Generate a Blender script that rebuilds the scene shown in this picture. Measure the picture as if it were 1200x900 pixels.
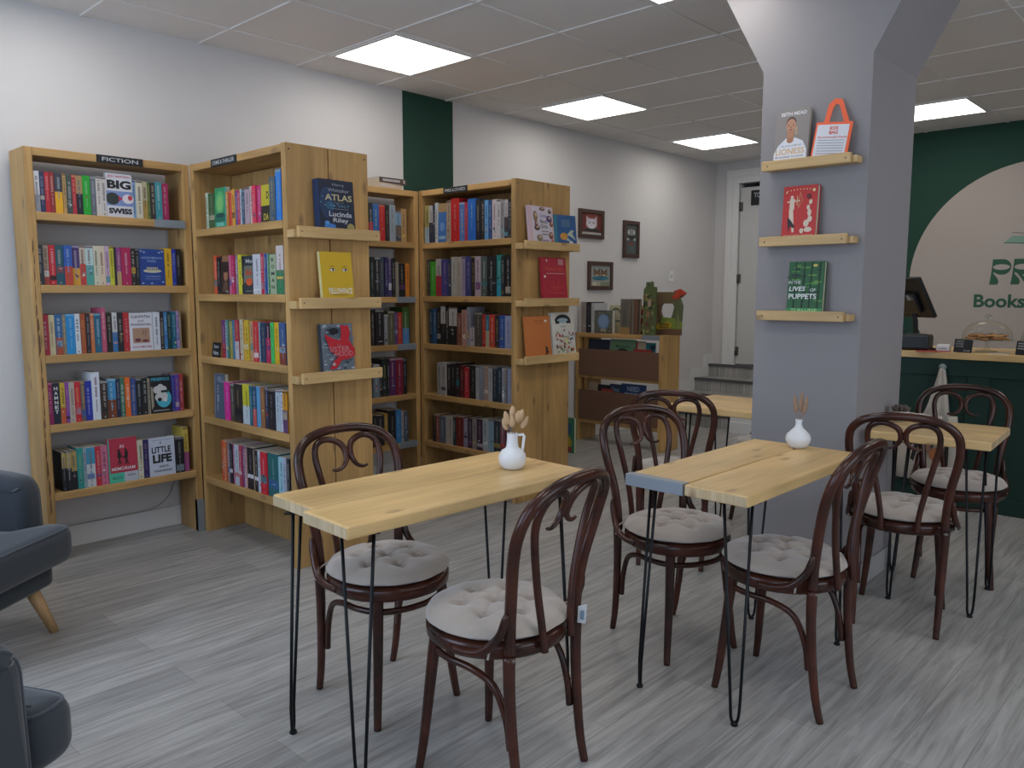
import bpy, bmesh, math, random
from mathutils import Vector, Matrix, Euler

# ------------------------------------------------------------------ camera, world, light, exposure
for o in list(bpy.data.objects): bpy.data.objects.remove(o)
SC = bpy.context.scene
COL = SC.collection
rad = math.radians

cam_d = bpy.data.cameras.new('camera'); cam = bpy.data.objects.new('camera', cam_d); COL.objects.link(cam)
cam.location = (0, 0, 1.40); cam.rotation_euler = (rad(90-6.58), 0, rad(43.1-90))
cam_d.sensor_fit = 'HORIZONTAL'; cam_d.sensor_width = 36; cam_d.lens = 935/1200*36
cam_d.clip_start = .02
SC.camera = cam

W = bpy.data.worlds.new('sky'); SC.world = W; W.use_nodes = True
W.node_tree.nodes['Background'].inputs[0].default_value = (.50, .68, 1.0, 1)
W.node_tree.nodes['Background'].inputs[1].default_value = 1.0

SC.view_settings.view_transform = 'Standard'; SC.view_settings.look = 'None'
SC.view_settings.gamma = 1; SC.view_settings.use_curve_mapping = False
SC.view_settings.exposure = 0.30
PANEL = 5.4          # ceiling panel emission
DAY_AND_FILL = 50            # daylight through the shop windows, plus the added fill from the right
for (x, y), sy, k, dirn, colr in (((-1.35, -.2), 2.6, .35, (1, 0, -.5), (.72, .83, 1.0)), ((-1.35, 3.0), 2.6, 1.0, (1, 0, -.5), (.66, .80, 1.0)), ((2.6, -2.55), 3.4, .54, (0, 1, -.1), (1, .96, .90))):  # last lamp is added fill, outside the made-up window on the right
    d = bpy.data.lights.new('daylight_and_fill', 'AREA'); d.shape = 'RECTANGLE'; d.size = sy; d.size_y = 1.9
    d.energy = DAY_AND_FILL*k; d.color = colr
    o = bpy.data.objects.new('daylight_and_fill', d); COL.objects.link(o)
    o.location = (x, y, 1.6)
    o.rotation_euler = Vector(dirn).to_track_quat('-Z', 'Z').to_euler()

# ------------------------------------------------------------------ materials
def lin(h, gain=1.0):
    h = h.lstrip('#'); out = []
    for i in (0, 2, 4):
        c = int(h[i:i+2], 16)/255
        c = c*.93+.018; c = c/12.92 if c <= .04045 else ((c+.055)/1.055)**2.4
        out.append(min(.82, c*gain))
    return (*out, 1)
MC = {}
BOOKGAIN = 1.0
def paint(h, rough=.5, gain=None, metal=0, spec=.4):
    g = BOOKGAIN if gain is None else gain
    k = (h, rough, g, metal)
    if k in MC: return MC[k]
    m = bpy.data.materials.new('paint_'+h); m.use_nodes = True
    b = m.node_tree.nodes['Principled BSDF']
    b.inputs['Base Color'].default_value = lin(h, g); b.inputs['Roughness'].default_value = rough
    b.inputs['Metallic'].default_value = metal; b.inputs['Specular IOR Level'].default_value = spec
    MC[k] = m; return m
def nodes(name):
    m = bpy.data.materials.new(name); m.use_nodes = True
    nt = m.node_tree; return m, nt, nt.nodes['Principled BSDF'], (lambda t: nt.nodes.new(t)), nt.links.new
def wall_mat(name, col, var=.03, bump=.02, rough=.85):
    m, nt, b, N, L = nodes(name)
    tc = N('ShaderNodeTexCoord'); n = N('ShaderNodeTexNoise'); n.inputs['Scale'].default_value = 1.3; n.inputs['Detail'].default_value = 4
    L(tc.outputs['Object'], n.inputs['Vector'])
    r = N('ShaderNodeValToRGB'); r.color_ramp.elements[0].position = .3; r.color_ramp.elements[1].position = .7
    r.color_ramp.elements[0].color = (*[c*(1-var) for c in col], 1); r.color_ramp.elements[1].color = (*[c*(1+var) for c in col], 1)
    L(n.outputs['Fac'], r.inputs['Fac']); L(r.outputs['Color'], b.inputs['Base Color'])
    n2 = N('ShaderNodeTexNoise'); n2.inputs['Scale'].default_value = 260; L(tc.outputs['Object'], n2.inputs['Vector'])
    bp = N('ShaderNodeBump'); bp.inputs['Strength'].default_value = bump*4; bp.inputs['Distance'].default_value = .002
    L(n2.outputs['Fac'], bp.inputs['Height']); L(bp.outputs['Normal'], b.inputs['Normal'])
    b.inputs['Roughness'].default_value = rough; b.inputs['Specular IOR Level'].default_value = .25
    return m
def wood_mat(name, axis, dark, mid, light, rough=.45, knot=(.16, .09, .045)):
    m, nt, b, N, L = nodes(name)
    tc = N('ShaderNodeTexCoord'); oi = N('ShaderNodeObjectInfo')
    mul = N('ShaderNodeMath'); mul.operation = 'MULTIPLY'; mul.inputs[1].default_value = 37.0
    L(oi.outputs['Random'], mul.inputs[0])
    add = N('ShaderNodeVectorMath'); add.operation = 'ADD'; L(tc.outputs['Object'], add.inputs[0]); L(mul.outputs[0], add.inputs[1])
    def stretch(al, ac):
        mp = N('ShaderNodeMapping'); s = [ac]*3; s['XYZ'.index(axis)] = al
        mp.inputs['Scale'].default_value = s; L(add.outputs[0], mp.inputs['Vector']); return mp
    g = N('ShaderNodeTexNoise'); g.inputs['Scale'].default_value = 1; g.inputs['Detail'].default_value = 7; g.inputs['Roughness'].default_value = .62; g.inputs['Distortion'].default_value = .6
    L(stretch(2.2, 42).outputs[0], g.inputs['Vector'])
    r = N('ShaderNodeValToRGB'); e = r.color_ramp.elements
    e[0].position = .22; e[0].color = (*dark, 1); e[1].position = .78; e[1].color = (*light, 1)
    x = e.new(.5); x.color = (*mid, 1)
    L(g.outputs['Fac'], r.inputs['Fac'])
    bl = N('ShaderNodeTexNoise'); bl.inputs['Scale'].default_value = 1; bl.inputs['Detail'].default_value = 2
    L(stretch(1.6, 5).outputs[0], bl.inputs['Vector'])
    br = N('ShaderNodeMapRange'); br.inputs[1].default_value = .3; br.inputs[2].default_value = .7; br.inputs[3].default_value = .74; br.inputs[4].default_value = 1.14
    L(bl.outputs['Fac'], br.inputs[0])
    mx = N('ShaderNodeMix'); mx.data_type = 'RGBA'; mx.blend_type = 'MULTIPLY'; mx.inputs[0].default_value = 1
    L(r.outputs['Color'], mx.inputs[6]); L(br.outputs[0], mx.inputs[7])
    vo = N('ShaderNodeTexVoronoi'); vo.voronoi_dimensions = '2D'; vo.inputs['Scale'].default_value = 1
    sp = N('ShaderNodeSeparateXYZ'); L(add.outputs[0], sp.inputs[0]); oth = [c for c in 'XYZ' if c != axis]
    sm = N('ShaderNodeMath'); L(sp.outputs[oth[0]], sm.inputs[0]); L(sp.outputs[oth[1]], sm.inputs[1])
    kx = N('ShaderNodeMath'); kx.operation = 'MULTIPLY'; kx.inputs[1].default_value = 1.9; L(sp.outputs[axis], kx.inputs[0])
    ky = N('ShaderNodeMath'); ky.operation = 'MULTIPLY'; ky.inputs[1].default_value = 4.6; L(sm.outputs[0], ky.inputs[0])
    kc = N('ShaderNodeCombineXYZ'); L(kx.outputs[0], kc.inputs[0]); L(ky.outputs[0], kc.inputs[1]); L(kc.outputs[0], vo.inputs['Vector'])
    kr = N('ShaderNodeMapRange'); kr.inputs[1].default_value = .025; kr.inputs[2].default_value = .085; kr.inputs[3].default_value = .62; kr.inputs[4].default_value = 0
    L(vo.outputs['Distance'], kr.inputs[0])
    mk = N('ShaderNodeMix'); mk.data_type = 'RGBA'; L(kr.outputs[0], mk.inputs[0]); L(mx.outputs[2], mk.inputs[6]); mk.inputs[7].default_value = (*knot, 1)
    L(mk.outputs[2], b.inputs['Base Color'])
    bp = N('ShaderNodeBump'); bp.inputs['Strength'].default_value = .18; bp.inputs['Distance'].default_value = .002
    L(g.outputs['Fac'], bp.inputs['Height']); L(bp.outputs['Normal'], b.inputs['Normal'])
    b.inputs['Roughness'].default_value = rough; b.inputs['Specular IOR Level'].default_value = .35
    return m
OAK = {a: wood_mat('waxed_board_'+a, a, (.345, .193, .066), (.465, .272, .098), (.56, .345, .135), .5) for a in 'XYZ'}
PINE = {a: wood_mat('pale_board_'+a, a, (.55, .35, .140), (.67, .445, .19), (.76, .535, .26), .38, (.26, .15, .07)) for a in 'XYZ'}
LEDGEW = {a: wood_mat('ledge_board_'+a, a, (.47, .30, .12), (.575, .38, .165), (.65, .45, .215), .45) for a in 'XYZ'}
END = wood_mat('sawn_end', 'Z', (.40, .28, .15), (.58, .43, .25), (.70, .56, .37), .6)
WALL = wall_mat('wall_paint', (.60, .58, .565))
COLM = wall_mat('pillar_paint', (.275, .258, .26))
CEIL = wall_mat('ceiling_tile', (.74, .715, .69), .02, .05)
GREEN = wall_mat('green_paint', (.020, .058, .040), .05)
CGREEN = wall_mat('counter_green', (.012, .036, .027), .05, .02, .55)
BEIGE = wall_mat('mural_beige', (.42, .36, .315), .02)
TRIM = wall_mat('trim_white', (.72, .71, .69), .01, .005, .4)
DOORM = wall_mat('door_white', (.56, .55, .53), .01, .005, .5)
def floor_mat():
    m, nt, b, N, L = nodes('grey_plank_floor')
    tc = N('ShaderNodeTexCoord')
    br = N('ShaderNodeTexBrick'); br.offset = .37; br.squash = 1
    for k, v in (('Scale', 1), ('Mortar Size', .0012), ('Mortar Smooth', .3), ('Bias', 0), ('Brick Width', 1.22), ('Row Height', .18)): br.inputs[k].default_value = v
    br.inputs['Color1'].default_value = (.84, .84, .84, 1); br.inputs['Color2'].default_value = (1.10, 1.09, 1.08, 1); br.inputs['Mortar'].default_value = (.62, .6, .58, 1)
    L(tc.outputs['Object'], br.inputs['Vector'])
    # each plank shifts the grain
    sep = N('ShaderNodeSeparateXYZ'); L(tc.outputs['Object'], sep.inputs[0])
    dv = N('ShaderNodeMath'); dv.operation = 'DIVIDE'; dv.inputs[1].default_value = .18; L(sep.outputs['Y'], dv.inputs[0])
    fl = N('ShaderNodeMath'); fl.operation = 'FLOOR'; L(dv.outputs[0], fl.inputs[0])
    ml = N('ShaderNodeMath'); ml.operation = 'MULTIPLY'; ml.inputs[1].default_value = 7.31; L(fl.outputs[0], ml.inputs[0])
    ad = N('ShaderNodeMath'); ad.operation = 'ADD'; L(sep.outputs['X'], ad.inputs[0]); L(ml.outputs[0], ad.inputs[1])
    cb = N('ShaderNodeCombineXYZ'); L(ad.outputs[0], cb.inputs['X']); L(sep.outputs['Y'], cb.inputs['Y']); L(ml.outputs[0], cb.inputs['Z'])
    mp = N('ShaderNodeMapping'); mp.inputs['Scale'].default_value = (2.6, 40, 1); L(cb.outputs[0], mp.inputs['Vector'])
    g = N('ShaderNodeTexNoise'); g.inputs['Scale'].default_value = 1; g.inputs['Detail'].default_value = 8; g.inputs['Roughness'].default_value = .6; g.inputs['Distortion'].default_value = .8
    L(mp.outputs[0], g.inputs['Vector'])
    r = N('ShaderNodeValToRGB'); e = r.color_ramp.elements
    e[0].position = .26; e[0].color = (.20, .192, .18, 1); e[1].position = .76; e[1].color = (.50, .488, .468, 1)
    x = e.new(.5); x.color = (.35, .34, .322, 1)
    L(g.outputs['Fac'], r.inputs['Fac'])
    mx = N('ShaderNodeMix'); mx.data_type = 'RGBA'; mx.blend_type = 'MULTIPLY'; mx.inputs[0].default_value = 1
    L(r.outputs['Color'], mx.inputs[6]); L(br.outputs['Color'], mx.inputs[7]); L(mx.outputs[2], b.inputs['Base Color'])
    rr = N('ShaderNodeMapRange'); rr.inputs[3].default_value = .42; rr.inputs[4].default_value = .30; L(g.outputs['Fac'], rr.inputs[0]); L(rr.outputs[0], b.inputs['Roughness'])
    bp = N('ShaderNodeBump'); bp.inputs['Strength'].default_value = .12; bp.inputs['Distance'].default_value = .002; L(g.outputs['Fac'], bp.inputs['Height']); L(bp.outputs['Normal'], b.inputs['Normal'])
    b.inputs['Specular IOR Level'].default_value = .5
    return m
def gloss_wood():
    m, nt, b, N, L = nodes('dark_bentwood')
    tc = N('ShaderNodeTexCoord'); g = N('ShaderNodeTexNoise'); g.inputs['Scale'].default_value = 9; g.inputs['Detail'].default_value = 5
    L(tc.outputs['Object'], g.inputs['Vector'])
    r = N('ShaderNodeValToRGB'); e = r.color_ramp.elements
    e[0].position = .3; e[0].color = (.020, .0085, .006, 1); e[1].position = .75; e[1].color = (.085, .023, .012, 1)
    L(g.outputs['Fac'], r.inputs['Fac']); L(r.outputs['Color'], b.inputs['Base Color'])
    b.inputs['Roughness'].default_value = .22; b.inputs['Specular IOR Level'].default_value = .38
    return m
def fabric(name, col, sc=420, rough=.95, sheen=.3):
    m, nt, b, N, L = nodes(name)
    tc = N('ShaderNodeTexCoord'); n = N('ShaderNodeTexNoise'); n.inputs['Scale'].default_value = sc; L(tc.outputs['Object'], n.inputs['Vector'])
    r = N('ShaderNodeValToRGB'); r.color_ramp.elements[0].color = (*[c*.82 for c in col], 1); r.color_ramp.elements[1].color = (*[c*1.15 for c in col], 1)
    L(n.outputs['Fac'], r.inputs['Fac']); L(r.outputs['Color'], b.inputs['Base Color'])
    bp = N('ShaderNodeBump'); bp.inputs['Strength'].default_value = .2; bp.inputs['Distance'].default_value = .001; L(n.outputs['Fac'], bp.inputs['Height']); L(bp.outputs['Normal'], b.inputs['Normal'])
    b.inputs['Roughness'].default_value = rough; b.inputs['Sheen Weight'].default_value = sheen
    return m
def emis(name, col, s):
    m, nt, b, N, L = nodes(name); b.inputs['Base Color'].default_value = (.8, .8, .8, 1)
    b.inputs['Emission Color'].default_value = (*col, 1); b.inputs['Emission Strength'].default_value = s; return m
def glass(name='clear_glass', refl=.12, tint=(.97, .98, .98)):
    m, nt, b, N, L = nodes(name)
    out = nt.nodes['Material Output']; nt.nodes.remove(b)
    t = N('ShaderNodeBsdfTransparent'); t.inputs[0].default_value = (*tint, 1); g = N('ShaderNodeBsdfGlossy'); g.inputs['Roughness'].default_value = .02
    lw = N('ShaderNodeLayerWeight'); lw.inputs[0].default_value = refl; mx = N('ShaderNodeMixShader'); mn = N('ShaderNodeMath'); mn.operation = 'MINIMUM'; mn.inputs[1].default_value = .30
    L(lw.outputs['Fresnel'], mn.inputs[0]); L(mn.outputs[0], mx.inputs[0]); L(t.outputs[0], mx.inputs[1]); L(g.outputs[0], mx.inputs[2]); L(mx.outputs[0], out.inputs[0]); return m
FLOORM = floor_mat(); BENT = gloss_wood(); CUSH = fabric('taupe_velvet', (.385, .325, .275), 260, .8, .5)
SLATE = fabric('slate_upholstery', (.030, .037, .047)); PIPE = fabric('slate_piping', (.055, .065, .08))
LEGW = wood_mat('beech_leg', 'Z', (.42, .25, .11), (.52, .32, .15), (.60, .39, .2), .4)
STEEL = paint('17181b', .35, 1, .6); BAND = paint('98a0a8', .42, 1, .45)
LEDP = emis('led_diffuser', (1, .965, .92), PANEL); CERAM = paint('e6e6e6', .35, 1)
GLASS = glass(); NAIL = paint('3a3026', .5, 1); CARD = paint('181a1c', .6, 1); CHALK = paint('b9babd', .7, 1)
PAGE = paint('cfc4ad', .8, 1)

# ------------------------------------------------------------------ mesh helpers
TXT = {}
def text_geo(s, bold=0.0, shear=0.0):
    k = (s, bold, shear)
    if k in TXT: return TXT[k]
    cu = bpy.data.curves.new('lettering', 'FONT'); cu.body = s; cu.align_x = 'CENTER'; cu.offset = bold; cu.shear = shear; cu.resolution_u = 3
    ob = bpy.data.objects.new('lettering', cu); me = ob.to_mesh()
    vs = [tuple(v.co) for v in me.vertices]; fs = [tuple(p.vertices) for p in me.polygons]
    ob.to_mesh_clear(); bpy.data.objects.remove(ob); bpy.data.curves.remove(cu)
    if vs:
        x0 = min(v[0] for v in vs); x1 = max(v[0] for v in vs); y0 = min(v[1] for v in vs); y1 = max(v[1] for v in vs)
        sx = (x1-x0) or 1; sy = (y1-y0) or 1
        vs = [((v[0]-x0)/sx-.5, (v[1]-y0)/sy-.5) for v in vs]
    TXT[k] = (vs, fs); return TXT[k]
def spline(pts, n=6, closed=False):
    P = [Vector(p) for p in pts]; out = []; m = len(P)
    rng = range(m if closed else m-1)
    for i in rng:
        if closed: a, b, c, d = P[i-1], P[i], P[(i+1) % m], P[(i+2) % m]
        else: a, b, c, d = P[max(i-1, 0)], P[i], P[i+1], P[min(i+2, m-1)]
        for k in range(n):
            t = k/n
            out.append(.5*((2*b)+(c-a)*t+(2*a-5*b+4*c-d)*t*t+(3*b-a-3*c+d)*t**3))
    if not closed: out.append(P[-1])
    return out
class MB:
    def __init__(s): s.v = []; s.f = []; s.m = []; s.sm = []; s.mats = []
    def mi(s, mat):
        if isinstance(mat, str): mat = paint(mat)
        if mat not in s.mats: s.mats.append(mat)
        return s.mats.index(mat)
    def face(s, pts, mat, smooth=False):
        b = len(s.v); s.v += [tuple(p) for p in pts]; s.f.append(tuple(range(b, b+len(pts)))); s.m.append(s.mi(mat)); s.sm.append(smooth); return s
    def geo(s, vs, fs, mat, smooth=False):
        b = len(s.v); s.v += [tuple(p) for p in vs]; i = s.mi(mat)
        for f in fs: s.f.append(tuple(b+k for k in f)); s.m.append(i); s.sm.append(smooth)
        return s
    def box(s, x0, x1, y0, y1, z0, z1, mat):
        vs = [(x, y, z) for x in (x0, x1) for y in (y0, y1) for z in (z0, z1)]
        return s.geo(vs, [(0, 1, 3, 2), (4, 6, 7, 5), (0, 4, 5, 1), (2, 3, 7, 6), (0, 2, 6, 4), (1, 5, 7, 3)], mat)
    def tube(s, path, r, mat, n=10, closed=False, caps=True, smooth=True):
        P = [Vector(p) for p in path]; m = len(P); R = r if isinstance(r, (list, tuple)) else [r]*m
        if len(R) != m: R = [R[0]+(R[-1]-R[0])*i/(m-1) for i in range(m)] if len(R) == 2 else [R[min(len(R)-1, int(i*len(R)/m))] for i in range(m)]
        vs = []; fs = []; up = None
        for i in range(m):
            if closed: t = P[(i+1) % m]-P[i-1]
            else: t = P[min(i+1, m-1)]-P[max(i-1, 0)]
            t = t.normalized() if t.length > 1e-9 else Vector((0, 0, 1))
            if up is None: up = Vector((0, 0, 1)) if abs(t.z) < .9 else Vector((1, 0, 0))
            a = up-t*up.dot(t); a.normalize(); up = a; b = t.cross(a)
            for k in range(n):
                q = 2*math.pi*k/n; vs.append(P[i]+(a*math.cos(q)+b*math.sin(q))*R[i])
        for i in range(m if closed else m-1):
            j = (i+1) % m
            for k in range(n): fs.append((i*n+k, i*n+(k+1) % n, j*n+(k+1) % n, j*n+k))
        if caps and not closed: fs += [tuple(range(n-1, -1, -1)), tuple((m-1)*n+k for k in range(n))]
        return s.geo(vs, fs, mat, smooth)
    def lathe(s, prof, mat, n=32, c=(0, 0, 0), rib=0, nr=0, smooth=True):
        vs = []; fs = []; m = len(prof)
        for r, z in prof:
            for k in range(n):
                q = 2*math.pi*k/n; rr = r*(1+rib*math.cos(q*nr)) if nr else r
                vs.append((c[0]+rr*math.cos(q), c[1]+rr*math.sin(q), c[2]+z))
        for i in range(m-1):
            for k in range(n): fs.append((i*n+k, i*n+(k+1) % n, (i+1)*n+(k+1) % n, (i+1)*n+k))
        if prof[0][0] > 1e-5: fs.append(tuple(range(n-1, -1, -1)))
        if prof[-1][0] > 1e-5: fs.append(tuple((m-1)*n+k for k in range(n)))
        return s.geo(vs, fs, mat, smooth)
    def prism(s, out, z0, z1, mat, smooth=False):
        n = len(out); vs = [(x, y, z0) for x, y in out]+[(x, y, z1) for x, y in out]
        return s.geo(vs, [tuple(range(n-1, -1, -1)), tuple(range(n, 2*n))]+[(k, (k+1) % n, n+(k+1) % n, n+k) for k in range(n)], mat, smooth)
    def ball(s, c, r, mat, n=12, m=8):
        c = Vector(c); r = Vector(r) if isinstance(r, (tuple, list)) else Vector((r, r, r)); vs = []; fs = []
        for i in range(m+1):
            a = math.pi*i/m
            for k in range(n):
                q = 2*math.pi*k/n; vs.append((c.x+r.x*math.sin(a)*math.cos(q), c.y+r.y*math.sin(a)*math.sin(q), c.z-r.z*math.cos(a)))
        for i in range(m):
            for k in range(n): fs.append((i*n+k, i*n+(k+1) % n, (i+1)*n+(k+1) % n, (i+1)*n+k))
        return s.geo(vs, fs, mat, True)
    def build(s, name, parent=None, loc=None, rot=None, bevel=0, seg=2, sub=0, label=None, weld=False):
        me = bpy.data.meshes.new(name); me.from_pydata(s.v, [], s.f)
        for m in s.mats: me.materials.append(m)
        me.polygons.foreach_set('material_index', s.m); me.polygons.foreach_set('use_smooth', s.sm); me.update()
        if weld:
            bm = bmesh.new(); bm.from_mesh(me); bmesh.ops.remove_doubles(bm, verts=bm.verts, dist=1e-5); bmesh.ops.recalc_face_normals(bm, faces=bm.faces); bm.to_mesh(me); bm.free()
        o = bpy.data.objects.new(name, me); COL.objects.link(o)
        if parent: o.parent = parent
        if loc is not None: o.location = loc
        if rot is not None: o.rotation_euler = rot
        if bevel:
            md = o.modifiers.new('edge', 'BEVEL'); md.width = bevel; md.segments = seg; md.limit_method = 'ANGLE'
        if sub:
            md = o.modifiers.new('smooth', 'SUBSURF'); md.levels = sub; md.render_levels = sub
        if label: o['label'] = label
        return o
def tag(o, label, cat, group=None):
    o['label'] = label; o['category'] = cat
    if group: o['group'] = group
    return o
def thing(name, label, cat, loc=(0, 0, 0), rz=0, group=None):
    o = bpy.data.objects.new(name, None); o.empty_display_size = .1; COL.objects.link(o)
    o.location = loc; o.rotation_euler = (0, 0, rz); return tag(o, label, cat, group)
def struct(o): o['kind'] = 'structure'; return o
def copy_thing(o, parent=None):
    c = o.copy(); COL.objects.link(c)
    if parent: c.parent = parent
    for ch in list(o.children): copy_thing(ch, c)
    return c
def board(name, x0, x1, y0, y1, z0, z1, parent=None, axis=None, W=OAK, bevel=.003):
    d = (x1-x0, y1-y0, z1-z0); a = axis or 'XYZ'[d.index(max(d))]
    return MB().box(x0, x1, y0, y1, z0, z1, W[a]).build(name, parent, bevel=bevel)

class Art:
    """flat printed shapes on a cover whose front plane is y = y0 facing -y; each shape a hair above the last"""
    def __init__(s, mb, w, h, y0=0, cx=0): s.b = mb; s.w = w; s.h = h; s.y = y0-.0003; s.cx = cx
    def P(s, u, v): return (s.cx+(u-.5)*s.w, s.y, v*s.h)
    def step(s): s.y -= .00012
    def poly(s, pts, c): s.b.face([s.P(u, v) for u, v in pts], c); s.step(); return s
    def rect(s, u0, v0, u1, v1, c): return s.poly([(u0, v0), (u1, v0), (u1, v1), (u0, v1)], c)
    def ell(s, u, v, ru, rv, c, n=20, a0=0, a1=360):
        return s.poly([(u+ru*math.cos(rad(a0+(a1-a0)*k/n)), v+rv*math.sin(rad(a0+(a1-a0)*k/n))) for k in range(n+(a1-a0 < 360))], c)
    def text(s, t, u, v, tw, th, c, bold=.01, shear=0, rot=False):
        vs, fs = text_geo(t, bold, shear)
        if rot: pts = [s.P(u+y*tw, v-x*th) for x, y in vs]
        else: pts = [s.P(u+x*tw, v+y*th) for x, y in vs]
        s.b.geo(pts, fs, c); s.step(); return s
    def line(s, u0, v0, u1, v1, t, c):
        dx, dy = (u1-u0)*s.w, (v1-v0)*s.h; l = math.hypot(dx, dy) or 1; nx, ny = -dy/l*t/2/s.w, dx/l*t/2/s.h
        return s.poly([(u0+nx, v0+ny), (u1+nx, v1+ny), (u1-nx, v1-ny), (u0-nx, v0-ny)], c)
    def scribble(s, u0, u1, v, hh, c, rnd, n=8):
        """illegible small print: a row of little marks"""
        u = u0
        while u < u1:
            g = rnd.uniform(.4, 1.0)*(u1-u0)/n; s.b.face([s.P(u, v-hh/2*rnd.uniform(.6, 1)), s.P(min(u+g*.75, u1), v-hh/2), s.P(min(u+g*.75, u1), v+hh/2*rnd.uniform(.6, 1)), s.P(u, v+hh/2)], c); u += g
        s.step(); return s

def face_book(name, label, cat, w, h, t, col, loc, rz, lean=0, art=None, group=None, hard=True, spine=None, roll=0):
    b = .0028 if hard else .0012
    mb = MB(); c = paint(col)
    mb.box(-w/2, w/2, 0, b, 0, h, c).box(-w/2, w/2, t-b, t, 0, h, c).box(-w/2, -w/2+b*1.4, b, t-b, 0, h, paint(spine) if spine else c)
    if art: art(Art(mb, w, h))
    o = mb.build(name, None, loc, (-lean, roll, rz)); tag(o, label, cat, group)
    MB().box(-w/2+b*1.4, w/2-(.004 if hard else .0006), b, t-b, .003 if hard else .0004, h-(.003 if hard else .0004), PAGE).build('page_block', o)
    return o

# ------------------------------------------------------------------ the room
X0, X1, Y0, Y1, H = -1.0, 8.5, -2.2, 4.72, 2.866
XG = 8.15                                    # face of the green wall behind the counter
struct(MB().box(X0, X1, Y0, Y1, -.05, 0, FLOORM).build('floor'))
struct(MB().box(X0, X1, Y0, Y1, H, H+.08, CEIL).build('ceiling'))
g = MB(); GRID = CEIL
gx = 3.316-.327-.653*6
while gx < X1: g.box(gx-.011, gx+.011, Y0, Y1, H-.006, H, GRID); gx += .653
gy = 4.03+.327-.656*9
while gy < Y1: g.box(X0, X1, gy-.011, gy+.011, H-.005, H, GRID); gy += .656
struct(g.build('trim_ceiling'))
struct(MB().box(X0, X1+.1, Y1, Y1+.1, 0, H, WALL).build('wall_left'))
struct(MB().box(3.866, 4.364, Y1-.004, Y1, 0, H, GREEN).build('trim_stripe'))
struct(MB().box(X0, .85, Y0-.1, Y0, 0, H, WALL).box(4.35, X1, Y0-.1, Y0, 0, H, WALL).box(.85, 4.35, Y0-.1, Y0, 0, .45, WALL).box(.85, 4.35, Y0-.1, Y0, 2.6, H, WALL).build('wall_right'))
w = MB()                                     # back wall with the door opening, then the green wall
w.box(X1, X1+.1, 4.50, Y1, 0, H, WALL).box(X1, X1+.1, 3.2, 3.70, 0, H, WALL).box(X1, X1+.1, 3.70, 4.50, 2.70, H, WALL).box(X1, X1+.1, 3.7, 4.5, 0, .56, WALL)
w.box(XG, X1+.1, 3.1, 3.2, 0, H, WALL)
struct(w.build('wall_back'))
struct(MB().box(X1+.1, X1+.9, 3.6, 4.6, .50, .56, FLOORM).box(X1+.9, X1+.95, 3.6, 4.6, .5, H, WALL).box(X1+.1, X1+.9, 3.55, 3.6, .5, H, WALL).box(X1+.1, X1+.9, 4.6, 4.65, .5, H, WALL).box(X1+.1, X1+.95, 3.55, 4.65, H, H+.05, WALL).build('wall_passage'))
struct(MB().box(XG, XG+.1, Y0, 3.1, 0, H, GREEN).build('wall_green'))
w = MB()                                     # shop front with two large windows
for a, b_ in ((Y0, -1.5), (1.1, 1.7), (4.3, Y1)): w.box(X0-.1, X0, a, b_, 0, H, WALL)
for a, b_ in ((-1.5, 1.1), (1.7, 4.3)): w.box(X0-.1, X0, a, b_, 0, .45, WALL).box(X0-.1, X0, a, b_, 2.6, H, WALL)
struct(w.build('wall_front'))
for i, (a, b_) in enumerate(((-1.5, 1.1), (1.7, 4.3))):
    f = MB()
    for y0, y1, z0, z1 in ((a, a+.05, .45, 2.6), (b_-.05, b_, .45, 2.6), (a, b_, .45, .5), (a, b_, 2.55, 2.6), ((a+b_)/2-.025, (a+b_)/2+.025, .5, 2.55)):
        f.box(X0-.08, X0-.02, y0, y1, z0, z1, TRIM)
    wo = struct(f.build('window_%d' % (i+1)))
    MB().box(X0-.055, X0-.05, a+.05, b_-.05, .5, 2.55, GLASS).build('pane', wo)
f = MB()  # unseen window, added so that fill light enters from the right
for x0, x1, z0, z1 in ((.85, .90, .45, 2.6), (4.30, 4.35, .45, 2.6), (.85, 4.35, .45, .5), (.85, 4.35, 2.55, 2.6), (2.575, 2.625, .5, 2.55)): f.box(x0, x1, Y0-.08, Y0-.02, z0, z1, TRIM)
wo = struct(f.build('window_3'))
MB().box(.90, 4.30, Y0-.055, Y0-.05, .5, 2.55, GLASS).build('pane', wo)
# baseboard along the left wall, stepping up beside the stairs
k = MB()
ST = [(7.37, .14), (7.80, .28), (8.11, .42), (8.42, .56)]
lo, hi = [(X0, 0)], [(X0, .115)]
for i, (x, z) in enumerate(ST):
    zb = ST[i-1][1] if i else 0
    lo += [(x, zb), (x, z)]; hi += [(x-.10, zb+.115), (x-.10, z+.115)]
lo.append((X1, ST[3][1])); hi.append((X1, ST[3][1]+.115))
ring = lo+hi[::-1]; n = len(ring)
k.geo([(x, Y1-.015, z) for x, z in ring]+[(x, Y1-.0005, z) for x, z in ring], [tuple(range(n)), tuple(range(2*n-1, n-1, -1))]+[(i, (i+1) % n, n+(i+1) % n, n+i) for i in range(n)], TRIM)
struct(k.build('baseboard_left', weld=True))
struct(MB().box(X0, XG, Y0, Y0+.015, 0, .115, TRIM).build('baseboard_right'))
s = MB()
for i, (x, z) in enumerate(ST):
    s.box(x, X1, 3.80, Y1-.015, 0 if i == 0 else ST[i-1][1], z, FLOORM)
    s.box(x-.012, x+.04, 3.80, Y1-.015, z-.022, z+.003, paint('3c3a38', .5, 1))
    s.box(x-.014, x-.012, 3.80, Y1-.015, z-.018, z-.004, paint('77757a', .4, 1, .6))
st = struct(s.build('stairs'))
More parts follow.
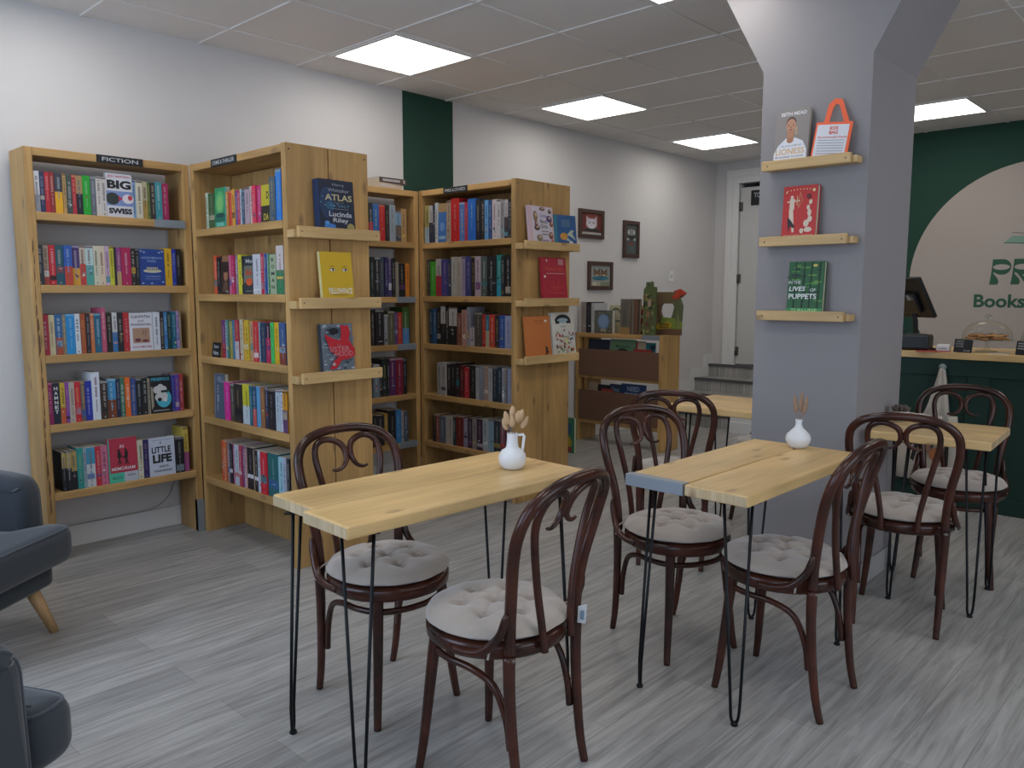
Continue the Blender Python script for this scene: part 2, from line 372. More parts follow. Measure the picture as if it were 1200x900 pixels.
struct(MB().box(7.25, X1, 3.3, 3.80, 0, .20, TRIM).box(7.235, 7.25, 3.3, 3.8, 0, .115, TRIM).build('trim_stairs', bevel=.004))
# door in the back wall
dr = MB()
for y0, y1, z0, z1 in ((4.42, 4.499, .56, 2.62), (3.701, 3.78, .56, 2.62), (3.701, 4.499, 2.62, 2.699)): dr.box(X1-.02, X1+.1, y0, y1, z0, z1, TRIM)
for y0, y1, z0, z1 in ((4.49, 4.57, .561, 2.69), (3.63, 3.71, .561, 2.69), (3.63, 4.57, 2.69, 2.77)): dr.box(X1-.03, X1-.0005, y0, y1, z0, z1, TRIM)
do = struct(dr.build('door_1', bevel=.003))
leaf = MB().box(X1+.01, X1+.05, 3.79, 4.41, .575, 2.57, DOORM).build('door_leaf', do)
for z in (.72, 1.55, 2.36):
    MB().tube([(X1-.004, 4.415, z-.05), (X1-.004, 4.415, z+.05)], .012, paint('6d6a66', .35, 1, .8)).box(X1-.002, X1+.012, 4.38, 4.415, z-.05, z+.05, paint('6d6a66', .35, 1, .8)).build('hinge', leaf)
MB().tube([(X1-.05, 3.92, 1.55), (X1-.05, 3.84, 1.55)], .010, paint('9a9894', .3, 1, .9)).tube([(X1-.05, 3.84, 1.55), (X1+.01, 3.84, 1.55)], .010, paint('9a9894', .3, 1, .9)).build('door_handle', leaf)
b = MB().box(X1-.002, X1+.01, 4.02, 4.28, 2.365, 2.53, CARD)
vs, fs = text_geo('TOILET', .015); b.geo([(X1-.0026, 4.15-x*.19, 2.475+z*.055) for x, z in vs], fs, CHALK)
tag(b.build('door_sign'), 'black TOILET sign with white letters on the white door above the stairs', 'sign')
# pillar with a flared head
PX0, PX1, PY0, PY1 = 3.683, 4.27, 1.308, 1.812
zf = 2.43; fl = .235
for nm, out in (('column', [(PY0, 0), (PY1, 0), (PY1, zf), (PY0, zf)]), ('column_head', [(PY0, zf), (PY1, zf), (PY1+fl, H), (PY0-fl, H)])):
    p = MB(); n = 4; vs = [(PX0, y, z) for y, z in out]+[(PX1, y, z) for y, z in out]
    p.geo(vs, [tuple(range(n)), tuple(range(2*n-1, n-1, -1))]+[(i, (i+1) % n, n+(i+1) % n, n+i) for i in range(n)], COLM)
    struct(p.build(nm, weld=True))
SKC = wall_mat('pillar_skirting', (.40, .385, .375), .02, .01, .5)
k = MB().box(PX0-.012, PX1+.012, PY0-.012, PY0, 0, .11, SKC).box(PX0-.012, PX0, PY0, PY1, 0, .11, SKC).box(PX0-.012, PX1+.012, PY1, PY1+.012, 0, .11, SKC)
struct(k.build('trim_column'))

# ------------------------------------------------------------------ ceiling light panels
def ceiling_light(x, y, label):
    t = thing('ceiling_light', label, 'ceiling light', (x, y, H), 0, 'square ceiling light panels')
    f = MB(); a = .322; b = .298
    for q in ((-a, a, -a, -b), (-a, a, b, a), (-a, -b, -b, b), (b, a, -b, b)): f.box(*q, -.012, 0, TRIM)
    f.build('frame', t); MB().box(-b, b, -b, b, -.009, -.002, LEDP).build('diffuser', t)
for x, y, l in ((3.316, 4.03, 'square LED ceiling panel nearest the green wall stripe, left of three in line'),
                (5.27, 4.03, 'square LED ceiling panel midway along the left wall, second of three in line'),
                (7.22, 4.03, 'farthest square LED ceiling panel along the left wall, above the stairs'),
                (7.22, 2.06, 'square LED ceiling panel right of the pillar, before the green wall'),
                (3.316, 2.06, 'square LED ceiling panel at top edge of the photo, left of the pillar head'),
                (1.356, 4.03, 'square LED ceiling panel above the two grey armchairs'),
                (1.356, 2.06, 'square LED ceiling panel between the window and the left table'),
                (5.27, 2.06, 'square LED ceiling panel behind the pillar head'),
                (1.356, .10, 'square LED ceiling panel nearest the camera'),
                (5.27, .10, 'square LED ceiling panel in front of the counter, near side'),
                (7.22, .10, 'square LED ceiling panel behind the counter, near side')):
    ceiling_light(x, y, l)

# ------------------------------------------------------------------ bookcases
SH1 = [1.795, 1.435, 1.08, .724, .367]; SH2 = [1.748, 1.388, 1.037, .69, .333]
SH4 = [1.75, 1.365, 1.028, .665, .315]; SH3 = [1.745, 1.37, 1.03, .665, .315]
def sign_plate(parent, x, z, text, w, h=.036, tw=None):
    b = MB().box(x-w/2, x+w/2, -.006, 0, z-h/2, z+h/2, CARD).build('sign_plate', parent)
    m = MB(); vs, fs = text_geo(text, .012); tw = tw or w*.78
    m.geo([(x+u*tw, -.0065, z+v*h*.5) for u, v in vs], fs, CHALK); m.build('lettering', b)
    return b
def wall_bookcase(label, x0, x1, sh, top, sign=None, bands=(), uneven=False):
    yf, yb = 4.465, 4.69; t = thing('bookcase', label, 'bookcase', (x0, yf, 0))
    w = x1-x0; d = yb-yf
    board('side_panel', 0, .04, 0, d, 0, top, t, 'Z'); board('side_panel', w-.038, w, 0, d, 0, top, t, 'Z')
    board('top_board', .04, w-.038, 0, d, top-.04, top, t, 'X')
    for z in sh: board('shelf', .04, w-.038, -.004, d, z-.04, z, t, 'X')
    for i in bands: MB().box(w-.038-.17, w-.036, -.006, .03, sh[i]-.041, sh[i]+.001, BAND).build('metal_band', t, label='grey galvanised end band')
    if sign: sign_plate(t, *sign)
    return t
bc1 = wall_bookcase('tall open wooden bookcase marked FICTION against the left wall', 1.285, 2.112, SH1, 2.108, (.455, 2.088, 'FICTION', .235, .04), (0,))
MB().box(.789, .829, -.002, .03, 0, .19, BAND).build('metal_band', bc1, label='grey galvanised foot band')
rnd = random.Random(5); k = MB(); z = .25
while z < 1.6:
    dz = rnd.uniform(.05, .14); wd = rnd.uniform(.004, .011); x = .012+rnd.uniform(-.003, .003)
    k.face([(x, -.0006, z), (x+wd, -.0006, z+dz*.3), (x+wd*.8, -.0006, z+dz*.8), (x+.002, -.0006, z+dz)], rnd.choice(['4a2c18', '5c3a22', '6b4a34'])); z += dz*.9
k.build('bark_edge', bc1, label='strip of dark bark along the post')
bc4 = wall_bookcase('corner wooden bookcase against the wall between the two projecting bookcases', 2.604, 3.788, SH4, 2.112, None, (1, 2, 4))
def end_bookcase(label, xf, xb, yn, yfar, sh, top, sign, ledges):
    """stands out from the wall; opens towards -x and +x, two boards across its end"""
    t = thing('bookcase', label, 'bookcase', (xf, yfar, 0), -math.pi/2)   # local x runs out from the wall, local y into the unit
    L = yfar-yn; D = xb-xf; m = D/2
    for a, b in ((0, m-.003), (m+.003, D)):
        board('side_panel', L-.04, L, a, b, 0, top, t, 'Z'); board('side_panel', 0, .038, a, b, 0, top-.002, t, 'Z')
        board('top_board', .038, L-.04, a, b, top-.042, top-.004, t, 'X')
    for z in sh:
        board('shelf', .038, L-.04, -.003, m-.014, z-.04, z, t, 'X'); board('shelf', .038, L-.04, m+.014, D, z-.04, z, t, 'X')
    n = 4
    for i in range(n):
        a = .04+(L-.08)*i/n; board('back_board', a+.002, a+(L-.08)/n-.002, m-.012, m+.012, .0, top-.045, t, 'Z')
    sign_plate(t, *sign)
    for zt in ledges:
        l = thing_ledge(t, zt, L, D)
    for a in (.02, D-.02):
        for z in (top-.03, ):
            MB().ball((L, a, z), (.0015, .005, .005), NAIL, 8, 6).build('screw', t)
    return t
def thing_ledge(t, zt, L, D):
    o = board('display_ledge', L, L+.06, -.004, D, zt-.050, zt-.012, t, 'Y', LEDGEW)
    i = LEDGEW['Y']
    f = MB().box(L+.06, L+.082, .012, D+.012, zt-.050, zt+.004, i).build('lip', o, bevel=.003)
    n = MB()
    for a in (.03, D-.012): n.ball((L+.082, a, zt-.022), (.0012, .0035, .0035), NAIL, 8, 6)
    n.build('screws', o)
    return o
bc2 = end_bookcase('bookcase projecting into the room, marked CRIME & THRILLER, with display ledges on its end', 2.115, 2.598, 3.464, 4.463, SH2, 2.112, (.40, 2.086, 'CRIME & THRILLER', .27, .04, .235), (1.711, 1.368, 1.0))
bc3 = end_bookcase('farther bookcase projecting into the room, with PRE-LOVED sign and three ledges', 3.79, 4.337, 3.514, 4.463, SH3, 2.118, (.39, 2.092, 'PRE-LOVED', .235, .04, .2), (1.722, 1.356, .98))
for i, x in enumerate((.06,)):
    MB().box(.04, .09, .10, .13, SH2[4]-.075, SH2[4]-.04, OAK['Y']).build('shelf_bracket', bc2)

# ------------------------------------------------------------------ shelved books
ORD = 'first second third fourth fifth sixth seventh eighth ninth tenth eleventh twelfth thirteenth fourteenth fifteenth sixteenth seventeenth eighteenth nineteenth twentieth twenty-first twenty-second twenty-third twenty-fourth twenty-fifth'.split()
def cname(h):
    import colorsys
    r, g, b = (int(h[i:i+2], 16)/255 for i in (0, 2, 4)); hh, s, v = colorsys.rgb_to_hsv(r, g, b); hh *= 360
    if v < .17 or (v < .21 and s < .35): return 'black'
    if s < .16: return 'white' if v > .66 else ('grey' if v > .3 else 'charcoal')
    if s < .30 and v > .68: return 'cream' if 20 < hh < 90 else 'pale'
    if s < .26: return 'grey'
    if hh < 14 or hh >= 345: n = 'red' if s > .45 else 'dusky pink'
    elif hh < 42: n = 'orange' if (v > .72 and s > .6) else ('tan' if v > .5 else 'brown')
    elif hh < 70: n = 'yellow' if v > .7 else 'olive'
    elif hh < 160: n = 'green'
    elif hh < 196: n = 'teal'
    elif hh < 250: n = 'blue'
    elif hh < 290: n = 'purple'
    else: n = 'magenta' if s > .5 else 'mauve'
    if v < .36 and n not in ('brown', 'olive'): n = 'navy' if n == 'blue' else 'dark '+n
    return n
CASE = {'fiction': ('FICTION bookcase', 'Y'), 'crime': ('CRIME bookcase', 'X'), 'corner': ('corner bookcase', 'Y'), 'nonfic': ('PRE-LOVED bookcase', 'X')}
def mixhex(a, b, f): return ''.join('%02x' % int(int(a[i:i+2], 16)*(1-f)+int(b[i:i+2], 16)*f) for i in (0, 2, 4))
def spine_book(t, h, d, spec, label, group, loc, rz, seed, lean=0):
    rnd = random.Random(seed); txt = None
    if '!' in spec: spec, txt = spec.split('!')
    flip = spec.endswith('^'); cols = spec.rstrip('^').split(',')
    b = .0012; mb = MB(); c = paint(cols[0])
    mb.box(0, t, 0, b, 0, h, c).box(0, b, b, d, 0, h, c).box(t-b, t, b, d, 0, h, c)
    A = Art(mb, t, h, 0, t/2)
    lum = sum(int(cols[0][i:i+2], 16)*k for i, k in ((0, .3), (2, .6), (4, .1)))
    ink = rnd.choice(['17181c', '2a2326', '3a2a2a', '5a2430']) if lum > 135 else rnd.choice(['d8d6d2', 'd8d6d2', 'c9a95c', 'b8c4cc', 'd0c4a8'])
    ink = mixhex(ink, cols[0], rnd.uniform(.35, .6))
    if len(cols) > 1:
        f = rnd.uniform(.36, .55)
        if cols[1] == 'd8d4d8': A.rect(0, .27, 1, .36, cols[1])
        elif flip: A.rect(0, 1-f, 1, .985, cols[1])
        else: A.rect(0, 0, 1, f, cols[1])
    if txt == 'HAMNET':
        for i, ch in enumerate(txt): A.text(ch, .5, .87-i*.115, .5, .085, 'd8d6d2', .03)
    elif txt == 'ROMAN':
        for i, ch in enumerate(txt): A.text(ch, .5, .86-i*.17, .5, .09, '2a332a', .02)
    elif t > .012:
        # the title and author as rows of marks running down the spine
        wd = min(.5, .012/t); hi = rnd.uniform(.82, .92); ln = rnd.uniform(.28, .48); v = hi; u = .5+rnd.uniform(-.05, .05)
        while v > hi-ln:
            g = rnd.uniform(.008, .015)/h*.6; A.b.face([A.P(u-wd/2*rnd.uniform(.55, 1), v-g*.72), A.P(u+wd/2, v-g*.72), A.P(u+wd/2*rnd.uniform(.6, 1), v), A.P(u-wd/2, v)], ink); v -= g
            if rnd.random() < .14: v -= g
        A.step(); v = hi-ln-.05; w2 = wd*.55; e = max(.14, v-rnd.uniform(.15, .28))
        while v > e:
            g = .0065/h; A.b.face([A.P(u-w2/2, v-g*.7), A.P(u+w2/2*rnd.uniform(.6, 1), v-g*.7), A.P(u+w2/2, v), A.P(u-w2/2*rnd.uniform(.6, 1), v)], ink); v -= g
        A.step()
        if rnd.random() < .4: A.rect(.5-.16*min(1, .02/t), .035, .5+.16*min(1, .02/t), .035+.008/h, ink)
        if rnd.random() < .25: A.rect(0, .945, 1, .99, ink)
        if rnd.random() < .55:                      # printed picture or panel on the spine
            ac = mixhex(rnd.choice(['d8d6d2', 'b8302c', '2f7f8a', 'c9a040', '17181c', '8f9aa2', '3a5a9a', 'c8b8a0', '6a3a6a']), cols[0], rnd.uniform(.1, .4)); vv = rnd.uniform(.05, .35)
            if rnd.random() < .5: A.rect(rnd.uniform(0, .15), vv, rnd.uniform(.85, 1), vv+rnd.uniform(.05, .2), ac)
            for j in range(rnd.randint(1, 4)): A.ell(rnd.uniform(.3, .7), vv+rnd.uniform(-.02, .2), rnd.uniform(.12, .28), rnd.uniform(.01, .035), mixhex(ac, rnd.choice(['d8d6d2', '202228', cols[0]]), .4), 8)
    o = mb.build('book', None, loc, (0, lean, rz)); tag(o, label, 'book', group)
    MB().box(b, t-b, b, d-.0006, .0005, h-.0006, PAGE).build('page_block', o)
    return o
FACEART = {}
BOOKS = {
 'fiction|top': [(1.31, 0.017, 0.198, 'c9c4b4'), (1.328, 0.024, 0.2, 'd5d5d8,8f9298'), (1.352, 0.025, 0.197, '2f3558'), (1.377, 0.023, 0.2, 'b5232b'), (1.4, 0.021, 0.202, '8f2a30'), (1.421, 0.036, 0.197, '3b3a44,e0a51d'), (1.458, 0.016, 0.2, 'b9925a'), (1.474, 0.026, 0.193, '3f4a45'), (1.5, 0.02, 0.197, 'b02a3c'), (1.52, 0.033, 0.2, '1e1f2a,a8895a^'), (1.553, 0.037, 0.201, '1f9e2c'), (1.59, 0.026, 0.199, '62646b'), (1.616, 0.026, 0.201, 'cfc6bc'), (1.642, 0.025, 0.2, 'cdc6c0'), (1.667, 0.136, 0.226, 'FACE:swiss'), (1.803, 0.016, 0.2, '7ea6cf'), (1.819, 0.035, 0.2, 'cfc6ae'), (1.855, 0.027, 0.197, 'b5aa86,a98a45'), (1.882, 0.015, 0.199, '4a6a35'), (1.897, 0.026, 0.197, '3a3030'), (1.922, 0.037, 0.202, '3f8f96'), (1.959, 0.037, 0.199, 'a8275a')],
 'fiction|second': [(1.313, 0.035, 0.199, '2b3036'), (1.347, 0.026, 0.197, 'a58b78,9c3a33'), (1.374, 0.031, 0.2, 'c0222c'), (1.404, 0.038, 0.2, '20505c'), (1.442, 0.039, 0.201, '3058a8,b7402f'), (1.481, 0.037, 0.202, '4a3468,d59a2a'), (1.518, 0.028, 0.203, 'c9b3a3,c23b33'), (1.546, 0.038, 0.202, 'b9d0cb,4e9c8c'), (1.584, 0.029, 0.204, 'cfcbb0'), (1.612, 0.029, 0.205, 'd6c3a5'), (1.641, 0.023, 0.204, 'c3a6bd'), (1.664, 0.023, 0.204, 'c3c22e'), (1.687, 0.013, 0.201, '22262a'), (1.7, 0.023, 0.198, '8a3f78,b79a6a'), (1.723, 0.05, 0.201, 'a91f4e'), (1.773, 0.024, 0.198, '2a2420'), (1.797, 0.02, 0.199, '1d2021'), (1.817, 0.14, 0.198, 'FACE:bluepark'), (1.957, 0.04, 0.205, 'd9a822'), (1.997, 0.024, 0.203, '2336a0'), (2.021, 0.031, 0.204, '1d1a1c')],
 'fiction|third': [(1.319, 0.034, 0.206, 'a32638'), (1.353, 0.028, 0.204, 'c7b98f'), (1.381, 0.033, 0.207, '2d5c8c,a5462f'), (1.414, 0.018, 0.205, '8c8069'), (1.432, 0.042, 0.207, '1f86c2'), (1.474, 0.025, 0.207, 'cdd3d6'), (1.498, 0.029, 0.207, 'a9502b'), (1.528, 0.022, 0.206, '2c2226'), (1.55, 0.02, 0.208, 'c9703f'), (1.57, 0.034, 0.208, '1f5e7a'), (1.604, 0.023, 0.236, 'b8506a'), (1.627, 0.033, 0.207, '1c1714'), (1.659, 0.026, 0.21, 'c8c9c4,2f6aa0'), (1.686, 0.03, 0.209, '1d1d22'), (1.716, 0.032, 0.209, 'b3262b'), (1.747, 0.126, 0.206, 'FACE:cleo'), (1.874, 0.038, 0.209, 'd0d3da'), (1.912, 0.023, 0.208, '2a201f'), (1.934, 0.018, 0.208, '3a76a8'), (1.952, 0.025, 0.21, '133a3c'), (1.978, 0.026, 0.209, '1a6076'), (2.004, 0.015, 0.212, 'a88bc4'), (2.018, 0.015, 0.207, '8f7a5c')],
 'fiction|fourth': [(1.32, 0.028, 0.218, '97235c'), (1.348, 0.036, 0.211, '1c1f30!HAMNET'), (1.384, 0.023, 0.21, 'c8a62e,c9502d'), (1.407, 0.02, 0.212, '8b46a4'), (1.427, 0.027, 0.21, 'b3a896'), (1.453, 0.028, 0.211, 'c4202f'), (1.481, 0.022, 0.209, '6b5a52'), (1.503, 0.035, 0.21, '22309a'), (1.538, 0.04, 0.254, 'd8dae0'), (1.578, 0.038, 0.204, '3b2c25'), (1.616, 0.045, 0.212, '3c8fbe,7a3d22'), (1.661, 0.021, 0.209, '1b2140'), (1.682, 0.024, 0.213, '3c6a55'), (1.706, 0.027, 0.215, 'e0641c'), (1.733, 0.031, 0.207, '3a4c86'), (1.764, 0.031, 0.203, '17181c'), (1.795, 0.03, 0.204, '1c1d1b'), (1.825, 0.015, 0.199, '9a8f78'), (1.84, 0.121, 0.211, 'FACE:comic'), (1.961, 0.016, 0.207, '2a3a90'), (1.978, 0.026, 0.208, '5a3a98'), (2.004, 0.026, 0.21, 'a8343a')],
 'fiction|bottom': [(1.37, 0.021, 0.205, '16171c,b59a5a^'), (1.391, 0.025, 0.207, '16171c,b59a5a^'), (1.416, 0.028, 0.208, '16171c,b59a5a^'), (1.444, 0.03, 0.218, '2d8f88'), (1.474, 0.017, 0.214, '8fa9b0'), (1.491, 0.044, 0.215, 'c9cccb,3f8fb0^'), (1.535, 0.027, 0.214, 'c42b3c'), (1.562, 0.036, 0.214, 'c96a86'), (1.598, 0.156, 0.243, 'FACE:memoriam'), (1.754, 0.029, 0.218, 'cfc7a8'), (1.784, 0.031, 0.216, '2d2260'), (1.815, 0.148, 0.218, 'FACE:little'), (1.963, 0.052, 0.205, '14171a'), (2.015, 0.03, 0.259, 'c9b14a,a04a88')],
 'crime|top': [(4.306, 0.025, 0.193, 'bcc7ae'), (4.281, 0.071, 0.187, '3f5a34'), (4.211, 0.131, 0.21, 'FACE:green'), (4.079, 0.03, 0.181, 'b87a34'), (4.049, 0.031, 0.182, 'c4342c'), (4.018, 0.032, 0.188, 'd0973a'), (3.986, 0.025, 0.179, '5c4a86'), (3.961, 0.025, 0.177, 'b8304a'), (3.937, 0.02, 0.183, 'a9b4bb'), (3.916, 0.035, 0.175, '3a4f66'), (3.881, 0.05, 0.185, 'a8939c'), (3.832, 0.025, 0.188, 'c4b6ae'), (3.807, 0.039, 0.189, 'cf3550'), (3.768, 0.045, 0.185, 'b8356c'), (3.723, 0.083, 0.183, 'FACE:dada'), (3.64, 0.055, 0.215, '4a5a63'), (3.585, 0.051, 0.247, '2a78cc')],
 'crime|second': [(4.257, 0.043, 0.21, 'd0512f'), (4.213, 0.038, 0.2, '1f1a1d'), (4.176, 0.098, 0.207, 'FACE:brownface'), (4.078, 0.028, 0.207, 'c05a86'), (4.049, 0.034, 0.206, 'b32552'), (4.015, 0.034, 0.205, '8a6a7a'), (3.982, 0.039, 0.206, 'c9c42e'), (3.943, 0.016, 0.197, '24261f'), (3.926, 0.097, 0.199, 'FACE:circle'), (3.829, 0.079, 0.204, 'bfc0c6'), (3.751, 0.025, 0.207, 'b8263a'), (3.725, 0.015, 0.206, 'b5939c'), (3.71, 0.021, 0.203, '27488f'), (3.689, 0.011, 0.203, '9fb3c0'), (3.678, 0.019, 0.202, '2f7a50'), (3.659, 0.058, 0.199, '9aa887!ROMAN'), (3.601, 0.067, 0.239, 'c9bcb8,2f7a50')],
 'crime|third': [(4.193, 0.038, 0.209, '6a3468,a92a36'), (4.154, 0.024, 0.21, 'a0b6c4'), (4.131, 0.019, 0.208, '4a7a70'), (4.111, 0.037, 0.205, '8f8a3e'), (4.074, 0.031, 0.21, '2f6a8f'), (4.043, 0.043, 0.213, 'a83040,b5b0b3'), (3.999, 0.036, 0.216, 'b8b59a'), (3.963, 0.029, 0.214, 'c98f2c'), (3.934, 0.043, 0.215, 'c9a52c'), (3.891, 0.039, 0.21, 'b8916a'), (3.852, 0.054, 0.211, 'c0302c'), (3.799, 0.024, 0.206, '8fa3b0'), (3.775, 0.055, 0.205, '1f3350'), (3.721, 0.044, 0.21, 'a81f48,1c1c28^'), (3.676, 0.032, 0.209, '3cb85a'), (3.644, 0.047, 0.21, 'd0a41f'), (3.597, 0.062, 0.21, '33507f,7a3a2a')],
 'crime|fourth': [(4.306, 0.122, 0.253, 'FACE:hell'), (4.184, 0.061, 0.214, 'd02a8a'), (4.122, 0.044, 0.209, '4a4434'), (4.078, 0.088, 0.212, '2a2524'), (3.99, 0.081, 0.217, 'c2b82e,b9c3c9'), (3.909, 0.033, 0.213, '1f5f70'), (3.876, 0.037, 0.214, '2a4a68,c0524a'), (3.839, 0.04, 0.215, '4f93c0'), (3.799, 0.044, 0.216, '8a5a3a'), (3.755, 0.027, 0.217, '232a48'), (3.728, 0.073, 0.213, '1c1a20'), (3.655, 0.044, 0.212, 'aab7c0'), (3.611, 0.034, 0.215, 'c0c4d0'), (3.578, 0.044, 0.214, 'c98a1f,5a3a60')],
 'crime|bottom': [(4.255, 0.035, 0.231, 'cf4a2e'), (4.22, 0.03, 0.23, 'c9683c'), (4.19, 0.029, 0.229, '857a80'), (4.16, 0.031, 0.226, '2b1d28,d8d4d8'), (4.129, 0.032, 0.225, 'a8607a'), (4.097, 0.048, 0.228, 'b5bec8'), (4.05, 0.033, 0.231, 'a93a4c'), (4.017, 0.023, 0.232, '7a4a80'), (3.993, 0.023, 0.23, 'c49a98'), (3.97, 0.064, 0.229, '221c20,d8d4d8'), (3.906, 0.022, 0.223, '8f7a68'), (3.885, 0.036, 0.225, '231a20,d8d4d8'), (3.849, 0.03, 0.227, 'b7c4d0'), (3.819, 0.067, 0.227, 'c4202f'), (3.752, 0.104, 0.23, '1f5e60'), (3.648, 0.055, 0.223, '8fbdc9'), (3.592, 0.028, 0.227, 'a9adc0'), (3.564, 0.024, 0.224, '2a3038')],
 'corner|top': [(3.362, 0.034, 0.251, '2a2a2e,b03a3a'), (3.396, 0.055, 0.246, '2f62a0'), (3.452, 0.051, 0.245, 'b8282c'), (3.503, 0.037, 0.249, '2a2628'), (3.54, 0.053, 0.252, '8f9ba3'), (3.592, 0.052, 0.21, '7aa0b8,6a5a48'), (3.644, 0.049, 0.232, 'b08a5a')],
 'corner|second': [(3.364, 0.037, 0.273, '26302c'), (3.401, 0.046, 0.273, '2b2a2c'), (3.447, 0.039, 0.271, '3a4555'), (3.486, 0.032, 0.275, '2a2450'), (3.518, 0.031, 0.276, '43386a'), (3.549, 0.033, 0.27, '1d1c1c'), (3.582, 0.03, 0.243, '8a857a'), (3.612, 0.061, 0.234, '1d1c1c'), (3.673, 0.035, 0.236, 'cf7a26')],
 'corner|third': [(3.367, 0.029, 0.249, '2c2624'), (3.396, 0.076, 0.248, '1c1a1a'), (3.472, 0.036, 0.214, '7a7c7e'), (3.508, 0.058, 0.237, '57543a'), (3.566, 0.03, 0.231, '55386a'), (3.596, 0.042, 0.226, 'b03024'), (3.638, 0.06, 0.263, '3c5a24,4a78a8')],
 'corner|fourth': [(3.37, 0.056, 0.233, '6c7a85'), (3.426, 0.026, 0.22, '1c1a1a'), (3.452, 0.043, 0.266, '1f2c28'), (3.495, 0.024, 0.264, '231f24'), (3.519, 0.054, 0.266, '5a2458'), (3.573, 0.064, 0.267, '7a1a30'), (3.637, 0.035, 0.255, '1c1a1c')],
 'corner|bottom': [(3.361, 0.033, 0.224, '1e1a1a'), (3.394, 0.068, 0.218, '211d1d'), (3.462, 0.033, 0.227, 'a07a2f'), (3.495, 0.069, 0.246, '1f1e20'), (3.563, 0.052, 0.244, '2f72a8'), (3.615, 0.02, 0.23, 'a89a9a'), (3.635, 0.049, 0.222, '4a5058')],
 'nonfic|top': [(4.413, 0.047, 0.265, 'a89a5a,9fb6c0'), (4.366, 0.041, 0.261, 'b5b5b0,2a3348'), (4.325, 0.029, 0.259, '28324a'), (4.297, 0.029, 0.275, 'c0c4c4'), (4.268, 0.085, 0.267, 'FACE:sea'), (4.183, 0.044, 0.28, 'a8927c'), (4.139, 0.085, 0.293, 'b8201f'), (4.054, 0.051, 0.261, '4a6fae'), (4.003, 0.037, 0.258, 'a83048'), (3.966, 0.076, 0.276, '1f62b8'), (3.89, 0.041, 0.267, '232326'), (3.849, 0.045, 0.259, '2b2928'), (3.804, 0.035, 0.256, '5f9cd0'), (3.769, 0.034, 0.253, '274a7a'), (3.735, 0.043, 0.255, 'c4b4b4'), (3.691, 0.033, 0.252, 'bdb9b8'), (3.658, 0.034, 0.245, '8f8a8a'), (3.624, 0.03, 0.247, 'b5b0ae,232326'), (3.594, 0.036, 0.248, '26282c'), (3.558, 0.03, 0.246, '2f5f98')],
 'nonfic|second': [(4.39, 0.032, 0.26, '3a362e'), (4.358, 0.055, 0.244, '3c9a20'), (4.303, 0.06, 0.261, 'a8a09a,a82838'), (4.242, 0.068, 0.255, '3f3a7a'), (4.175, 0.032, 0.249, '2a3550'), (4.142, 0.055, 0.271, 'a9a59a'), (4.087, 0.057, 0.271, 'a39a92'), (4.03, 0.03, 0.268, '8f86a0'), (4, 0.057, 0.271, '3a3a70'), (3.943, 0.043, 0.274, '1a1a1e'), (3.899, 0.057, 0.268, 'a8959c'), (3.842, 0.058, 0.262, '4a5650'), (3.784, 0.086, 0.269, '1e1d20'), (3.699, 0.045, 0.271, '1f7a70,2a8aa0'), (3.654, 0.032, 0.261, '211f22'), (3.622, 0.056, 0.264, '191719'), (3.567, 0.036, 0.237, '3a2420')],
 'nonfic|third': [(4.379, 0.035, 0.247, '1f3c50'), (4.343, 0.044, 0.252, '23507a'), (4.3, 0.045, 0.248, '1a1a1a'), (4.255, 0.05, 0.272, '1c1b1a,b8b4ae^'), (4.205, 0.035, 0.259, '201e1a'), (4.169, 0.088, 0.269, '1c1b1a,b8b4ae^'), (4.081, 0.049, 0.223, '7a4a38'), (4.032, 0.043, 0.247, 'b08070'), (3.989, 0.032, 0.266, '8f9096'), (3.956, 0.051, 0.133, 'b0a5a8'), (3.906, 0.075, 0.231, '4a4238'), (3.831, 0.032, 0.218, 'b02420'), (3.799, 0.036, 0.215, '2a6a80,a89a78'), (3.763, 0.051, 0.22, 'b83a24'), (3.712, 0.041, 0.216, '2a2428'), (3.671, 0.046, 0.217, '2a4a8a'), (3.625, 0.061, 0.214, '8f93ac'), (3.564, 0.036, 0.215, '4f5f78')],
 'nonfic|fourth': [(4.292, 0.039, 0.233, '9a958f'), (4.253, 0.055, 0.236, 'a39d96'), (4.198, 0.045, 0.225, '2a2220'), (4.153, 0.055, 0.232, '1c1717'), (4.098, 0.042, 0.24, '251a1a'), (4.057, 0.043, 0.224, '5a1a1c'), (4.014, 0.046, 0.213, 'b0282c'), (3.968, 0.067, 0.23, '1f1d1c'), (3.901, 0.033, 0.233, 'a8a8a8'), (3.868, 0.046, 0.231, '7f8288'), (3.822, 0.043, 0.234, '9a7f78'), (3.779, 0.039, 0.237, 'aaa7a4'), (3.74, 0.046, 0.235, '1c2a38'), (3.695, 0.044, 0.238, '22303a'), (3.651, 0.025, 0.235, 'a0a3a8'), (3.626, 0.022, 0.232, '6a6a70'), (3.604, 0.076, 0.234, '8f92a8')],
 'nonfic|bottom': [(4.35, 0.039, 0.201, '2a2020'), (4.311, 0.037, 0.205, '8a4a38'), (4.274, 0.061, 0.196, '5a5f68'), (4.213, 0.086, 0.204, 'b0a59a'), (4.128, 0.025, 0.205, '22383a'), (4.102, 0.078, 0.21, '6a1f1c'), (4.024, 0.04, 0.202, '8a7f92'), (3.985, 0.05, 0.212, '3a2430'), (3.934, 0.044, 0.208, '8f8580'), (3.89, 0.06, 0.218, '3f2438'), (3.83, 0.052, 0.224, '9fa3a3'), (3.778, 0.049, 0.225, '7f98a3'), (3.729, 0.06, 0.222, '2a3034'), (3.669, 0.044, 0.219, '7a4a4c'), (3.625, 0.046, 0.214, '4a2030'), (3.579, 0.045, 0.22, '8a8590')],
}

